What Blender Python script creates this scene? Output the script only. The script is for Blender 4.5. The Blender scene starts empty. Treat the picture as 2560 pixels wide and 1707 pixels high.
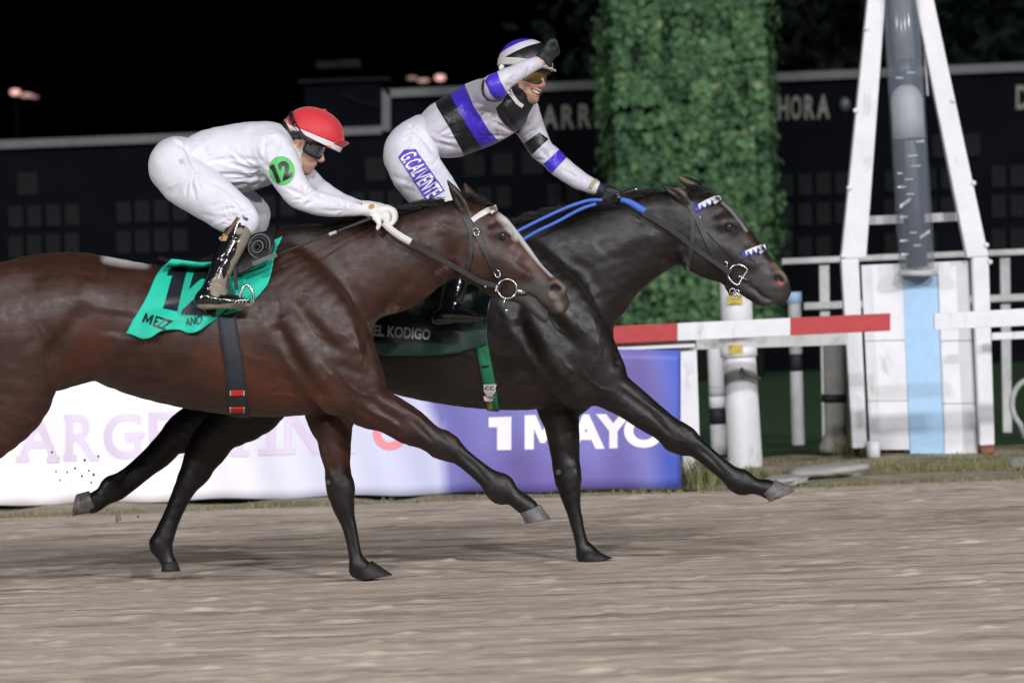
import bpy, bmesh, math, random
import numpy as np
from mathutils import Vector, Matrix
from mathutils.bvhtree import BVHTree
from mathutils.geometry import tessellate_polygon
random.seed(7); RNG = np.random.default_rng(11)
SC = bpy.context.scene
COL = SC.collection
# ------------------------------------------------------------------ camera
FPX = 10900.0; CAMH = 1.343; ROLL = 0.038
CAM = np.array([0.0, -20.0, CAMH])
PITCH = math.atan((853.5 - 700.0) / FPX)
_f = np.array([0, math.cos(PITCH), -math.sin(PITCH)]); _r0 = np.array([1.0, 0, 0]); _u0 = np.cross(_r0, _f)
_r = _r0 * math.cos(ROLL) - _u0 * math.sin(ROLL); _u = _u0 * math.cos(ROLL) + _r0 * math.sin(ROLL)
cd = bpy.data.cameras.new('camera'); cam = bpy.data.objects.new('camera', cd); COL.objects.link(cam)
cd.sensor_width = 36; cd.lens = 36 * FPX / 2560; cd.clip_end = 600; cd.clip_start = 0.5
cam.matrix_world = Matrix(((_r[0], _u[0], -_f[0], CAM[0]), (_r[1], _u[1], -_f[1], CAM[1]), (_r[2], _u[2], -_f[2], CAM[2]), (0, 0, 0, 1)))
cd.dof.use_dof = True; cd.dof.focus_distance = 20.0; cd.dof.aperture_fstop = 4.0
SC.camera = cam
# ------------------------------------------------------------------ night sky, floodlight, exposure
wd = bpy.data.worlds.new('World'); SC.world = wd; wd.use_nodes = True
wn = wd.node_tree.nodes; bgn = wn['Background']
sk = wn.new('ShaderNodeTexSky'); sk.sky_type = 'NISHITA'; sk.sun_disc = False
sk.sun_elevation = math.radians(-4); sk.sun_rotation = math.radians(170)
wd.node_tree.links.new(sk.outputs[0], bgn.inputs[0]); bgn.inputs[1].default_value = 0.05
SUN_EL, SUN_AZ = math.radians(40), math.radians(16)     # from the grandstand side, a little to the right of the camera
sl = bpy.data.lights.new('floodlight_sun', 'SUN'); so = bpy.data.objects.new('floodlight_sun', sl); COL.objects.link(so)
sl.energy = 0.35; sl.angle = math.radians(30); sl.color = (0.97, 0.97, 1.0)
_d = Vector((math.sin(SUN_AZ) * math.cos(SUN_EL), -math.cos(SUN_AZ) * math.cos(SUN_EL), math.sin(SUN_EL)))
so.rotation_euler = _d.to_track_quat('Z', 'Y').to_euler()
SC.view_settings.view_transform = 'Standard'; SC.view_settings.look = 'None'; SC.view_settings.gamma = 1.0
SC.view_settings.use_curve_mapping = False; SC.view_settings.exposure = 0.32

# ------------------------------------------------------------------ pixel (photo 2560 x 1707) -> world on a plane Y
def RAY(px, py):
    return _f + _r * ((px - 1280.0) / FPX) + _u * ((853.5 - py) / FPX)
def W(px, py, Y):
    d = RAY(px, py); t = (Y - CAM[1]) / d[1]
    return CAM + d * t
def G(px, py, Z=0.0):
    d = RAY(px, py); t = (Z - CAM[2]) / d[2]
    return CAM + d * t
def MPP(Y): return (Y + 20.0) / FPX
def TOPX(V):
    d = V - CAM; t = d @ _f
    return np.stack([1280 + FPX * (d @ _r) / t, 853.5 - FPX * (d @ _u) / t], 1)

# ------------------------------------------------------------------ materials
def ramp_mix(nt, fac, a, b):
    m = nt.nodes.new('ShaderNodeMix'); m.data_type = 'RGBA'
    for s, v in ((6, a), (7, b)):
        if isinstance(v, tuple): m.inputs[s].default_value = (*v[:3], 1)
        else: nt.links.new(v, m.inputs[s])
    if isinstance(fac, (int, float)): m.inputs[0].default_value = fac
    else: nt.links.new(fac, m.inputs[0])
    return m.outputs[2]
def tex(nt, kind='noise', scale=10, detail=4, rough=0.55, stretch=(1, 1, 1), coord='Object', rot=(0, 0, 0)):
    tc = nt.nodes.new('ShaderNodeTexCoord'); mp = nt.nodes.new('ShaderNodeMapping')
    mp.inputs['Scale'].default_value = stretch; mp.inputs['Rotation'].default_value = rot
    nt.links.new(tc.outputs[coord], mp.inputs[0])
    if kind == 'noise':
        n = nt.nodes.new('ShaderNodeTexNoise'); n.inputs['Scale'].default_value = scale
        n.inputs['Detail'].default_value = detail; n.inputs['Roughness'].default_value = rough
        nt.links.new(mp.outputs[0], n.inputs[0]); return n.outputs['Fac']
    n = nt.nodes.new('ShaderNodeTexVoronoi'); n.inputs['Scale'].default_value = scale
    nt.links.new(mp.outputs[0], n.inputs[0]); return n.outputs['Distance']
def mrange(nt, v, a, b, c=0.0, d=1.0, smooth=False):
    m = nt.nodes.new('ShaderNodeMapRange'); nt.links.new(v, m.inputs[0])
    if smooth: m.interpolation_type = 'SMOOTHSTEP'
    m.inputs[1].default_value = a; m.inputs[2].default_value = b; m.inputs[3].default_value = c; m.inputs[4].default_value = d
    return m.outputs[0]
def attr(nt, name):
    a = nt.nodes.new('ShaderNodeAttribute'); a.attribute_name = name; return a.outputs['Fac']
def mat(name, col, rough=0.5, spec=0.5, metal=0.0, var=0.12, nscale=14, stretch=(1, 1, 1), bump=0.0, bscale=120, bstretch=(1, 1, 1),
        zones=(), sheen=0.0, coat=0.0, dirt=None, emit=None, trans=0.0, alpha=1.0, bdist=0.01, rvar=0.0, rscale=20):
    m = bpy.data.materials.new(name); m.use_nodes = True; nt = m.node_tree; p = nt.nodes['Principled BSDF']
    n = tex(nt, 'noise', nscale, 5, 0.6, stretch)
    f = mrange(nt, n, 0.3, 0.7)
    lo = tuple(c * (1 - var) for c in col); hi = tuple(min(1, c * (1 + var)) for c in col)
    c = ramp_mix(nt, f, lo, hi); r = None
    for z in zones:                       # (attribute, colour, lo, hi, roughness or None)
        fz = mrange(nt, attr(nt, z[0]), z[2], z[3])
        if len(z) > 5:                    # broken up by noise
            nn = tex(nt, 'noise', z[5], 6, 0.65)
            ad = nt.nodes.new('ShaderNodeMath'); ad.operation = 'ADD'; nt.links.new(attr(nt, z[0]), ad.inputs[0]); nt.links.new(nn, ad.inputs[1])
            fz = mrange(nt, ad.outputs[0], z[2], z[3])
        c = ramp_mix(nt, fz, c, z[1])
        if z[4] is not None:
            mm = nt.nodes.new('ShaderNodeMix'); nt.links.new(fz, mm.inputs[0])
            if r is None: mm.inputs[2].default_value = rough
            else: nt.links.new(r, mm.inputs[2])
            mm.inputs[3].default_value = z[4]; r = mm.outputs[0]
    if dirt:                              # (colour, noise scale, threshold lo, hi, stretch)
        dn = tex(nt, 'noise', dirt[1], 6, 0.65, dirt[4] if len(dirt) > 4 else (1, 1, 1))
        c = ramp_mix(nt, mrange(nt, dn, dirt[2], dirt[3]), c, dirt[0])
    nt.links.new(c, p.inputs['Base Color'])
    if rvar:
        rn = mrange(nt, tex(nt, 'noise', rscale, 5, 0.65), 0.25, 0.75, -rvar, rvar); ad = nt.nodes.new('ShaderNodeMath'); ad.operation = 'ADD'; ad.use_clamp = True
        nt.links.new(rn, ad.inputs[0])
        if r is None: ad.inputs[1].default_value = rough
        else: nt.links.new(r, ad.inputs[1])
        r = ad.outputs[0]
    if r is not None: nt.links.new(r, p.inputs['Roughness'])
    else: p.inputs['Roughness'].default_value = rough
    p.inputs['Specular IOR Level'].default_value = spec; p.inputs['Metallic'].default_value = metal
    if sheen: p.inputs['Sheen Weight'].default_value = sheen; p.inputs['Sheen Roughness'].default_value = 0.45
    if coat: p.inputs['Coat Weight'].default_value = coat; p.inputs['Coat Roughness'].default_value = 0.12
    if trans: p.inputs['Transmission Weight'].default_value = trans
    if alpha < 1: p.inputs['Alpha'].default_value = alpha
    if emit: p.inputs['Emission Color'].default_value = (*emit[0], 1); p.inputs['Emission Strength'].default_value = emit[1]
    if bump:
        bn = tex(nt, 'noise', bscale, 4, 0.6, bstretch)
        b = nt.nodes.new('ShaderNodeBump'); b.inputs['Strength'].default_value = bump; b.inputs['Distance'].default_value = bdist
        nt.links.new(bn, b.inputs['Height']); nt.links.new(b.outputs[0], p.inputs['Normal'])
    return m

# ------------------------------------------------------------------ objects
def tag(o, label=None, cat=None, group=None, kind=None):
    for k, v in (('label', label), ('category', cat), ('group', group), ('kind', kind)):
        if v: o[k] = v
    return o
def thing(name, label, cat, loc, group=None):
    o = bpy.data.objects.new(name, None); COL.objects.link(o); o.location = loc; o.empty_display_size = 0.1
    return tag(o, label, cat, group)
def root_of(o):
    m = Matrix.Identity(4)
    while o is not None:
        if o.type == 'EMPTY': m = Matrix.Translation(o.location)
        o = o.parent
    return m
def put(name, me, m=None, parent=None):
    o = bpy.data.objects.new(name, me); COL.objects.link(o)
    if m is not None and not me.materials:
        for mm in (m if isinstance(m, (list, tuple)) else [m]): me.materials.append(mm)
    if parent is not None:
        o.parent = parent
        if parent.type == 'EMPTY': o.matrix_parent_inverse = Matrix.Translation(parent.location).inverted()
    return o
def mesh_np(name, V, F, smooth=True):
    V = np.asarray(V, np.float32); me = bpy.data.meshes.new(name)
    if isinstance(F, np.ndarray):
        k = F.shape[1]; n = len(F)
        me.vertices.add(len(V)); me.vertices.foreach_set('co', V.ravel())
        me.loops.add(n * k); me.loops.foreach_set('vertex_index', F.astype(np.int32).ravel())
        me.polygons.add(n); me.polygons.foreach_set('loop_start', np.arange(0, n * k, k, dtype=np.int32))
        me.update(calc_edges=True); me.validate()
    else:
        me.from_pydata([tuple(map(float, v)) for v in V], [], [tuple(map(int, f)) for f in F]); me.update()
    if smooth: me.polygons.foreach_set('use_smooth', np.ones(len(me.polygons), bool)); me.update()
    return me
def set_attr(me, name, arr):
    a = me.attributes.new(name, 'FLOAT', 'POINT'); a.data.foreach_set('value', np.asarray(arr, np.float32))
class MB:
    """collects simple shapes into one mesh"""
    def __init__(s): s.v = []; s.f = []
    def add(s, V, F):
        b = len(s.v); s.v += [tuple(map(float, v)) for v in V]; s.f += [tuple(b + int(i) for i in f) for f in F]; return s
    def box(s, a, b, bev=0.0):
        x0, y0, z0 = np.minimum(a, b); x1, y1, z1 = np.maximum(a, b)
        V = [(x0, y0, z0), (x1, y0, z0), (x1, y1, z0), (x0, y1, z0), (x0, y0, z1), (x1, y0, z1), (x1, y1, z1), (x0, y1, z1)]
        return s.add(V, [(0, 3, 2, 1), (4, 5, 6, 7), (0, 1, 5, 4), (1, 2, 6, 5), (2, 3, 7, 6), (3, 0, 4, 7)])
    def hexa(s, fr, d):                   # fr: 4 front points (counter-clockwise from the camera), d: depth along +Y
        fr = [np.array(p, float) for p in fr]; bk = [p + np.array([0, d, 0]) for p in fr]
        return s.add(fr + bk, [(0, 1, 2, 3), (7, 6, 5, 4), (0, 4, 5, 1), (1, 5, 6, 2), (2, 6, 7, 3), (3, 7, 4, 0)])
    def tube(s, pts, r, n=10, cap=True, ry=None):
        pts = [np.array(p, float) for p in pts]; rs = r if hasattr(r, '__len__') else [r] * len(pts)
        V = []; prev = None
        for i, p in enumerate(pts):
            t = pts[min(i + 1, len(pts) - 1)] - pts[max(i - 1, 0)]; t = t / (np.linalg.norm(t) + 1e-9)
            a = np.cross(t, [0, 1, 0]) if prev is None else prev - t * (prev @ t)
            if np.linalg.norm(a) < 1e-4: a = np.cross(t, [1, 0, 0])
            a = a / np.linalg.norm(a); prev = a; b = np.cross(t, a)
            for k in range(n):
                an = 2 * math.pi * k / n
                V.append(p + (a * math.cos(an) + b * math.sin(an) * (ry or 1)) * rs[i])
        F = []
        for i in range(len(pts) - 1):
            for k in range(n):
                F.append((i * n + k, i * n + (k + 1) % n, (i + 1) * n + (k + 1) % n, (i + 1) * n + k))
        if cap: F.append(tuple(range(n))[::-1]); F.append(tuple((len(pts) - 1) * n + k for k in range(n)))
        return s.add(V, F)
    def torus(s, c, R, r, ax=(0, 1, 0), n=28, m=8, el=1.0):
        ax = np.array(ax, float); ax /= np.linalg.norm(ax); a = np.cross(ax, [0, 0, 1])
        if np.linalg.norm(a) < 1e-3: a = np.array([1.0, 0, 0])
        a /= np.linalg.norm(a); b = np.cross(ax, a); V = []; F = []
        for i in range(n):
            t = 2 * math.pi * i / n; d = a * math.cos(t) + b * math.sin(t)
            for k in range(m):
                q = 2 * math.pi * k / m
                V.append(np.array(c) + d * (R + r * math.cos(q)) + ax * r * math.sin(q))
        for i in range(n):
            for k in range(m): F.append((i * m + k, ((i + 1) % n) * m + k, ((i + 1) % n) * m + (k + 1) % m, i * m + (k + 1) % m))
        return s.add(V, F)
    def ball(s, c, r, n=14, m=9):
        r = np.array(r if hasattr(r, '__len__') else (r, r, r), float); V = []; F = []
        for i in range(m + 1):
            th = math.pi * i / m
            for k in range(n):
                ph = 2 * math.pi * k / n
                V.append(np.array(c) + r * np.array([math.sin(th) * math.cos(ph), math.sin(th) * math.sin(ph), math.cos(th)]))
        for i in range(m):
            for k in range(n): F.append((i * n + k, (i + 1) * n + k, (i + 1) * n + (k + 1) % n, i * n + (k + 1) % n))
        return s.add(V, F)
    def mesh(s, name, smooth=False, bev=0.0):
        me = bpy.data.meshes.new(name); me.from_pydata(s.v, [], s.f); me.update()
        bm = bmesh.new(); bm.from_mesh(me); bmesh.ops.remove_doubles(bm, verts=bm.verts, dist=1e-6)
        bmesh.ops.recalc_face_normals(bm, faces=bm.faces)
        if bev:
            es = [e for e in bm.edges if len(e.link_faces) == 2 and e.calc_face_angle(0) > 0.6]
            bmesh.ops.bevel(bm, geom=es, offset=bev, segments=2, affect='EDGES', profile=0.6)
        bm.to_mesh(me); bm.free()
        if smooth: me.polygons.foreach_set('use_smooth', np.ones(len(me.polygons), bool)); me.update()
        return me
    def build(s, name, m, parent=None, smooth=False, bev=0.0): return put(name, s.mesh(name, smooth, bev), m, parent)

def resample(P, n):
    P = np.asarray(P, float)
    if len(P) < 3:
        t = np.linspace(0, len(P) - 1, n); i = np.minimum(t.astype(int), len(P) - 2); f = (t - i)[:, None]
        return P[i] * (1 - f) + P[i + 1] * f
    Q = np.vstack([2 * P[0] - P[1], P, 2 * P[-1] - P[-2]]); t = np.linspace(0, len(P) - 1 - 1e-6, n); i = t.astype(int); f = (t - i)[:, None]
    a, b, c, d = Q[i], Q[i + 1], Q[i + 2], Q[i + 3]
    return 0.5 * (2 * b + (c - a) * f + (2 * a - 5 * b + 4 * c - d) * f ** 2 + (3 * b - a - 3 * c + d) * f ** 3)

# ------------------------------------------------------------------ signed-distance modelling: soft unions of tapered chains, meshed as one surface
def chain(Y, items, k=0.03, sub=3):
    """items in photo pixels: (x, y, r[, ry m[, dy m]]) or edge pairs (x1, y1, x2, y2, ry, dy); result: stations (x, y, z, r, ry), blend k"""
    S = []
    for it in items:
        if len(it) == 6: x, y = (it[0] + it[2]) / 2, (it[1] + it[3]) / 2; r = math.hypot(it[0] - it[2], it[1] - it[3]) / 2; ry, dy = it[4], it[5]
        else:
            x, y, r = it[:3]; ry = it[3] if len(it) > 3 else None; dy = it[4] if len(it) > 4 else 0
        p = W(x, y, Y + dy); rm = r * MPP(Y + dy)
        S.append((p[0], p[1], p[2], rm, ry if ry else rm))
    S = np.array(S)
    if sub > 1 and len(S) > 2: S = resample(S, (len(S) - 1) * sub + 1)
    return (S, k)
def chain3(pts, k=0.015, sub=2):
    S = np.array([(p[0], p[1], p[2], p[3], p[3]) for p in pts], float)
    if sub > 1 and len(S) > 2: S = resample(S, (len(S) - 1) * sub + 1)
    return (S, k)
def thin(chains, f, d=0.0):
    out = []
    for S, k in chains:
        T = S.copy(); T[:, 3:] = np.maximum(T[:, 3:] * f - d, 0.006); out.append((T, k))
    return out
def sdf(chains, h, cut=None):
    pad = 0.06
    lo = np.min([(S[:, :3] - S[:, 3:].max(1)[:, None]).min(0) for S, k in chains], 0) - pad
    hi = np.max([(S[:, :3] + S[:, 3:].max(1)[:, None]).max(0) for S, k in chains], 0) + pad
    n = np.ceil((hi - lo) / h).astype(int) + 1
    FLD = np.full(n, 0.5, np.float32)
    ax = [lo[i] + h * np.arange(n[i], dtype=np.float32) for i in range(3)]
    for S, k in chains:
        mg = k + 3 * h
        a = np.clip(np.floor(((S[:, :3] - S[:, 3:].max(1)[:, None]).min(0) - mg - lo) / h).astype(int), 0, n)
        b = np.clip(np.ceil(((S[:, :3] + S[:, 3:].max(1)[:, None]).max(0) + mg - lo) / h).astype(int) + 1, 0, n)
        L = np.full(b - a, 0.5, np.float32)
        segs = [(S[i], S[i + 1]) for i in range(len(S) - 1)] if len(S) > 1 else [(S[0], S[0])]
        for p, q in segs:
            R = max(p[3], p[4], q[3], q[4]) + mg
            c0 = np.clip(np.floor((np.minimum(p[:3], q[:3]) - R - lo) / h).astype(int), a, b)
            c1 = np.clip(np.ceil((np.maximum(p[:3], q[:3]) + R - lo) / h).astype(int) + 1, a, b)
            if np.any(c1 <= c0): continue
            X = ax[0][c0[0]:c1[0]][:, None, None]; Yy = ax[1][c0[1]:c1[1]][None, :, None]; Z = ax[2][c0[2]:c1[2]][None, None, :]
            d = q[:3] - p[:3]; dd = float(d @ d) + 1e-12
            t = np.clip(((X - p[0]) * d[0] + (Yy - p[1]) * d[1] + (Z - p[2]) * d[2]) / dd, 0, 1).astype(np.float32)
            r = p[3] + t * (q[3] - p[3]); ry = p[4] + t * (q[4] - p[4])
            ox = X - p[0] - t * d[0]; oy = Yy - p[1] - t * d[1]; oz = Z - p[2] - t * d[2]
            xz = ox * ox + oz * oz; qq = np.sqrt(xz / (r * r) + oy * oy / (ry * ry)) + 1e-6; v = np.sqrt(xz + oy * oy) * (1 - 1 / qq); v = np.where(qq < 0.2, -0.8 * np.minimum(r, ry), v)
            sl_ = tuple(slice(c0[i] - a[i], c1[i] - a[i]) for i in range(3))
            L[sl_] = np.minimum(L[sl_], v)
        sl_ = tuple(slice(a[i], b[i]) for i in range(3)); A = FLD[sl_]
        hh = np.maximum(k - np.abs(A - L), 0) / k
        FLD[sl_] = np.minimum(A, L) - hh * hh * k * 0.25
    if cut is not None: FLD = np.maximum(FLD, cut(ax[0][:, None, None], ax[1][None, :, None], ax[2][None, None, :]).astype(np.float32))
    return FLD, lo, h
def surface(FLD, lo, h):
    s = FLD < 0; n = FLD.shape
    c = [s[i:n[0] - 1 + i, j:n[1] - 1 + j, k:n[2] - 1 + k] for i in (0, 1) for j in (0, 1) for k in (0, 1)]
    al = c[0].copy(); an = c[0].copy()
    for q in c[1:]: al &= q; an |= q
    act = an & ~al; idx = np.argwhere(act)
    cid = np.full(act.shape, -1, np.int32); cid[act] = np.arange(len(idx))
    off = np.array([(i, j, k) for i in (0, 1) for j in (0, 1) for k in (0, 1)])
    vals = np.stack([FLD[idx[:, 0] + o[0], idx[:, 1] + o[1], idx[:, 2] + o[2]] for o in off], 1)
    acc = np.zeros((len(idx), 3)); cnt = np.zeros(len(idx))
    for a in range(8):
        for b in range(a + 1, 8):
            if np.abs(off[a] - off[b]).sum() != 1: continue
            va, vb = vals[:, a], vals[:, b]; m = (va < 0) != (vb < 0)
            t = np.where(m, va / np.where(m, va - vb, 1), 0)
            p = off[a] + t[:, None] * (off[b] - off[a]); acc += p * m[:, None]; cnt += m
    V = lo + h * (idx + acc / cnt[:, None]); Q = []
    for ax in range(3):
        sh = [slice(None)] * 3; sh2 = [slice(None)] * 3; sh[ax] = slice(0, n[ax] - 1); sh2[ax] = slice(1, n[ax])
        A = s[tuple(sh)]; B = s[tuple(sh2)]; e = np.argwhere(A != B)
        u, w = [(1, 2), (2, 0), (0, 1)][ax]
        ok = (e[:, u] > 0) & (e[:, w] > 0) & (e[:, u] < n[u] - 1) & (e[:, w] < n[w] - 1); e = e[ok]
        ins = A[e[:, 0], e[:, 1], e[:, 2]]; cs = []
        for du, dw in ((-1, -1), (0, -1), (0, 0), (-1, 0)):
            g = e.copy(); g[:, u] += du; g[:, w] += dw; cs.append(cid[g[:, 0], g[:, 1], g[:, 2]])
        q = np.stack(cs, 1); q[~ins] = q[~ins][:, ::-1]; Q.append(q)
    return V, np.vstack(Q)
def edges_of(F):
    E = np.vstack([F[:, [0, 1]], F[:, [1, 2]], F[:, [2, 3]], F[:, [3, 0]]]); return E
def relax(V, F, it=2, lam=0.5):
    E = edges_of(F); n = len(V); cnt = np.bincount(E.ravel(), minlength=n)[:, None].clip(1)
    for _ in range(it):
        S = np.zeros_like(V)
        for c in range(3):
            S[:, c] = np.bincount(E[:, 0], weights=V[E[:, 1], c], minlength=n) + np.bincount(E[:, 1], weights=V[E[:, 0], c], minlength=n)
        V = V + lam * (S / cnt - V)
    return V
def normals(V, F):
    a = V[F[:, 2]] - V[F[:, 0]]; b = V[F[:, 3]] - V[F[:, 1]]; fn = np.cross(a, b); N = np.zeros_like(V)
    for i in range(4):
        for c in range(3): N[:, c] += np.bincount(F[:, i], weights=fn[:, c], minlength=len(V))
    return N / (np.linalg.norm(N, axis=1)[:, None] + 1e-12)
def pdist(P, pts):
    """distance in photo pixels to a polyline, and the position along it 0..1"""
    pts = np.asarray(pts, float); best = np.full(len(P), 1e9); tt = np.zeros(len(P)); n = max(1, len(pts) - 1)
    if len(pts) == 1: return np.hypot(*(P - pts[0]).T), tt + 0.5
    for i in range(len(pts) - 1):
        d = pts[i + 1] - pts[i]; t = np.clip(((P - pts[i]) @ d) / (d @ d + 1e-9), 0, 1)
        q = np.hypot(*(P - pts[i] - t[:, None] * d).T); m = q < best; best[m] = q[m]; tt[m] = (i + t[m]) / n
    return best, tt
def spoly(P, pts):
    """signed distance in pixels to a polygon, positive inside"""
    pts = np.asarray(pts, float); d, _ = pdist(P, np.vstack([pts, pts[:1]])); ins = np.zeros(len(P), bool); j = len(pts) - 1
    for i in range(len(pts)):
        a, b = pts[i], pts[j]
        c = ((a[1] > P[:, 1]) != (b[1] > P[:, 1])) & (P[:, 0] < (b[0] - a[0]) * (P[:, 1] - a[1]) / (b[1] - a[1] + 1e-12) + a[0]); ins ^= c; j = i
    return np.where(ins, d, -d)
class Skin:
    """one continuous surface grown from chains, sculpted by strokes given in photo pixels"""
    def __init__(s, chains, h, relax_it=2, cut=None):
        s.V, s.F = surface(*sdf(chains, h, cut)); s.V = relax(s.V, s.F, relax_it); s.N = normals(s.V, s.F); s.at = {}
    def px(s, Yc=None, mirror=False): return TOPX(s.V)
    def stroke(s, pts, amp, w, side='near', Yc=0.0, taper=0.25, yr=None):
        P = TOPX(s.V); d, t = pdist(P, pts); g = np.exp(-(d / w) ** 2) * amp
        if taper and len(pts) > 1: g *= np.clip(np.minimum(t, 1 - t) / taper, 0.25, 1)
        ny = s.N[:, 1]
        f = np.clip(-ny * 1.6 + 0.1, 0, 1) if side == 'near' else np.clip(np.abs(ny) * 1.6 + 0.1, 0, 1) if side == 'both' else 1.0
        g = g * f
        if yr: g = g * ((s.V[:, 1] > yr[0]) & (s.V[:, 1] < yr[1]))
        s.V = s.V + s.N * g[:, None]
    def strokes(s, L, f=1.0, **kw):
        for q in L: s.stroke(q[0], q[1] * f, q[2], **{**kw, **(q[3] if len(q) > 3 else {})})
        s.N = normals(s.V, s.F)
    def paint(s, name, pts, w, soft=0.5, val=1.0, yr=None):
        d, t = pdist(TOPX(s.V), pts); g = np.clip((w - d) / (w * soft) , 0, 1) * val
        if yr: g = g * ((s.V[:, 1] > yr[0]) & (s.V[:, 1] < yr[1]))
        s.at[name] = np.maximum(s.at.get(name, np.zeros(len(s.V))), g)
    def zone(s, name, pts, hw=None, yr=None):
        P = TOPX(s.V); d = spoly(P, pts) if hw is None else hw - pdist(P, pts)[0]
        if yr: d = np.where((s.V[:, 1] > yr[0]) & (s.V[:, 1] < yr[1]), d, -99)
        s.at[name] = np.maximum(s.at.get(name, np.full(len(s.V), -99.0)), d)
    def ripple(s, amp, wl, seed, stretch=(1, 1, 1), n=14):
        r = np.random.default_rng(seed); g = np.zeros(len(s.V))
        for i in range(n):
            k = r.normal(0, 1, 3); k /= np.linalg.norm(k); w = wl * r.uniform(.6, 1.8)
            ph = s.V @ (k * np.array(stretch) * 2 * math.pi / w); ph2 = s.V @ (r.normal(0, 1, 3) * 2 * math.pi / (wl * 5))
            g += np.sin(ph + r.random() * 6) * (0.5 + 0.5 * np.sin(ph2 + r.random() * 6))
        s.V = s.V + s.N * (g * amp / math.sqrt(n))[:, None]; s.N = normals(s.V, s.F)
    def fin(s, it=1, lam=0.3): s.V = relax(s.V, s.F, it, lam); s.N = normals(s.V, s.F)
    def bvh(s):
        return BVHTree.FromPolygons([tuple(v) for v in s.V.tolist()], [tuple(f) for f in s.F.tolist()])
    def build(s, name, m, parent=None):
        me = mesh_np(name, s.V, s.F)
        for k, v in s.at.items(): set_attr(me, k, v)
        return put(name, me, m, parent)

# ------------------------------------------------------------------ things laid on a surface: rays from the eye through photo pixels
def hit(bvh, px, py, Yf, tol=0.35):
    d = Vector(RAY(px, py)).normalized(); p, n, i, q = bvh.ray_cast(Vector(CAM), d, 60)
    w = Vector(W(px, py, Yf))
    if p is None or abs(p.y - Yf) > tol: return w, Vector((0, -1, 0)), False
    return p, n, True
def ribbon(name, bvh, pts, wpx, thick, m, parent=None, lift=0.002, Yf=0.0, step=5.0, mirror=None, cols=4, tol=0.35, endY=None, bulge=0.0, wpx1=None, smoothn=3):
    pts = np.asarray(pts, float); L = np.hypot(*np.diff(pts, axis=0).T).sum(); n = max(3, int(L / step)); C = resample(pts, n)
    T = np.gradient(C, axis=0); T /= np.linalg.norm(T, axis=1)[:, None] + 1e-9; Nn = np.stack([-T[:, 1], T[:, 0]], 1)
    G_ = np.zeros((n, cols, 3)); NN = np.zeros((n, cols, 3))
    for i in range(n):
        w = wpx if wpx1 is None else wpx + (wpx1 - wpx) * i / (n - 1)
        yf = Yf if endY is None else Yf + (endY - Yf) * i / (n - 1)
        for j in range(cols):
            q = C[i] + Nn[i] * w * (j / (cols - 1) - 0.5)
            p, nn, ok = hit(bvh, q[0], q[1], yf, tol) if bvh is not None else (Vector(W(q[0], q[1], yf)), Vector((0, -1, 0)), False)
            G_[i, j] = p; NN[i, j] = nn
    for _ in range(smoothn):              # a strap bridges small hollows
        NN[1:-1] = (NN[:-2] + NN[1:-1] * 2 + NN[2:]) / 4; G_[1:-1] = (G_[:-2] + G_[1:-1] * 2 + G_[2:]) / 4
    NN /= np.linalg.norm(NN, axis=2)[:, :, None] + 1e-9
    prof = np.array([1 - bulge * (2 * j / (cols - 1) - 1) ** 2 for j in range(cols)])
    top = G_ + NN * (lift + thick * prof[None, :, None]); bot = G_ + NN * (lift - 0.003)
    mb = MB(); V = np.concatenate([top.reshape(-1, 3), bot.reshape(-1, 3)]); o = n * cols; F = []
    for i in range(n - 1):
        for j in range(cols - 1):
            a = i * cols + j; F += [(a, a + 1, a + cols + 1, a + cols), (o + a, o + a + cols, o + a + cols + 1, o + a + 1)]
        a = i * cols; b = a + cols - 1; F += [(a, a + cols, o + a + cols, o + a), (b, o + b, o + b + cols, b + cols)]
    for i in (0, n - 1):
        for j in range(cols - 1):
            a = i * cols + j; F.append((a, o + a, o + a + 1, a + 1))
    mb.add(V, F); ob = mb.build(name, m, parent, smooth=False)
    if mirror is not None: MB().add(V * np.array([1, -1, 1]) + np.array([0, 2 * mirror, 0]), [f[::-1] for f in F]).build(name, m, parent)
    return ob
def text_mesh(s, bold=0.0, maxlen=0.12):
    """2-D letters: vertices scaled to 0..1 in x and y over the string's box, triangles"""
    c = bpy.data.curves.new('t', 'FONT'); c.body = s; c.size = 1; c.offset = bold; c.resolution_u = 6; c.fill_mode = 'FRONT'
    o = bpy.data.objects.new('t', c); COL.objects.link(o); bpy.context.view_layer.update()
    me = bpy.data.meshes.new_from_object(o.evaluated_get(bpy.context.evaluated_depsgraph_get()))
    bpy.data.objects.remove(o); bm = bmesh.new(); bm.from_mesh(me); bpy.data.meshes.remove(me)
    bmesh.ops.triangulate(bm, faces=bm.faces); bmesh.ops.remove_doubles(bm, verts=bm.verts, dist=1e-5)
    for _ in range(4):
        es = [e for e in bm.edges if e.calc_length() > maxlen]
        if not es: break
        bmesh.ops.subdivide_edges(bm, edges=es, cuts=1); bmesh.ops.triangulate(bm, faces=bm.faces)
    V = np.array([v.co[:2] for v in bm.verts]); bm.verts.index_update(); F = [tuple(v.index for v in f.verts) for f in bm.faces]; bm.free()
    V = (V - V.min(0)) / (V.max(0) - V.min(0)); return V, F
def bil(q, u, v):                          # q: top-left, top-right, bottom-right, bottom-left; v up
    q = [np.array(p, float) for p in q]; t = 1 - v
    return (q[0] * (1 - u) + q[1] * u) * (1 - t) + (q[3] * (1 - u) + q[2] * u) * t
def decal_text(name, s, quad, bvh, m, parent, off=0.004, Yf=0.0, bold=0.02, tol=0.3, skew=None):
    V, F = text_mesh(s, bold); P = []
    for u, v in V:
        q = bil(quad, u, v); p, n, ok = hit(bvh, q[0], q[1], Yf, tol); P.append(p + n * off)
    return MB().add(P, [f for f in F]).build(name, m, parent)
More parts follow.
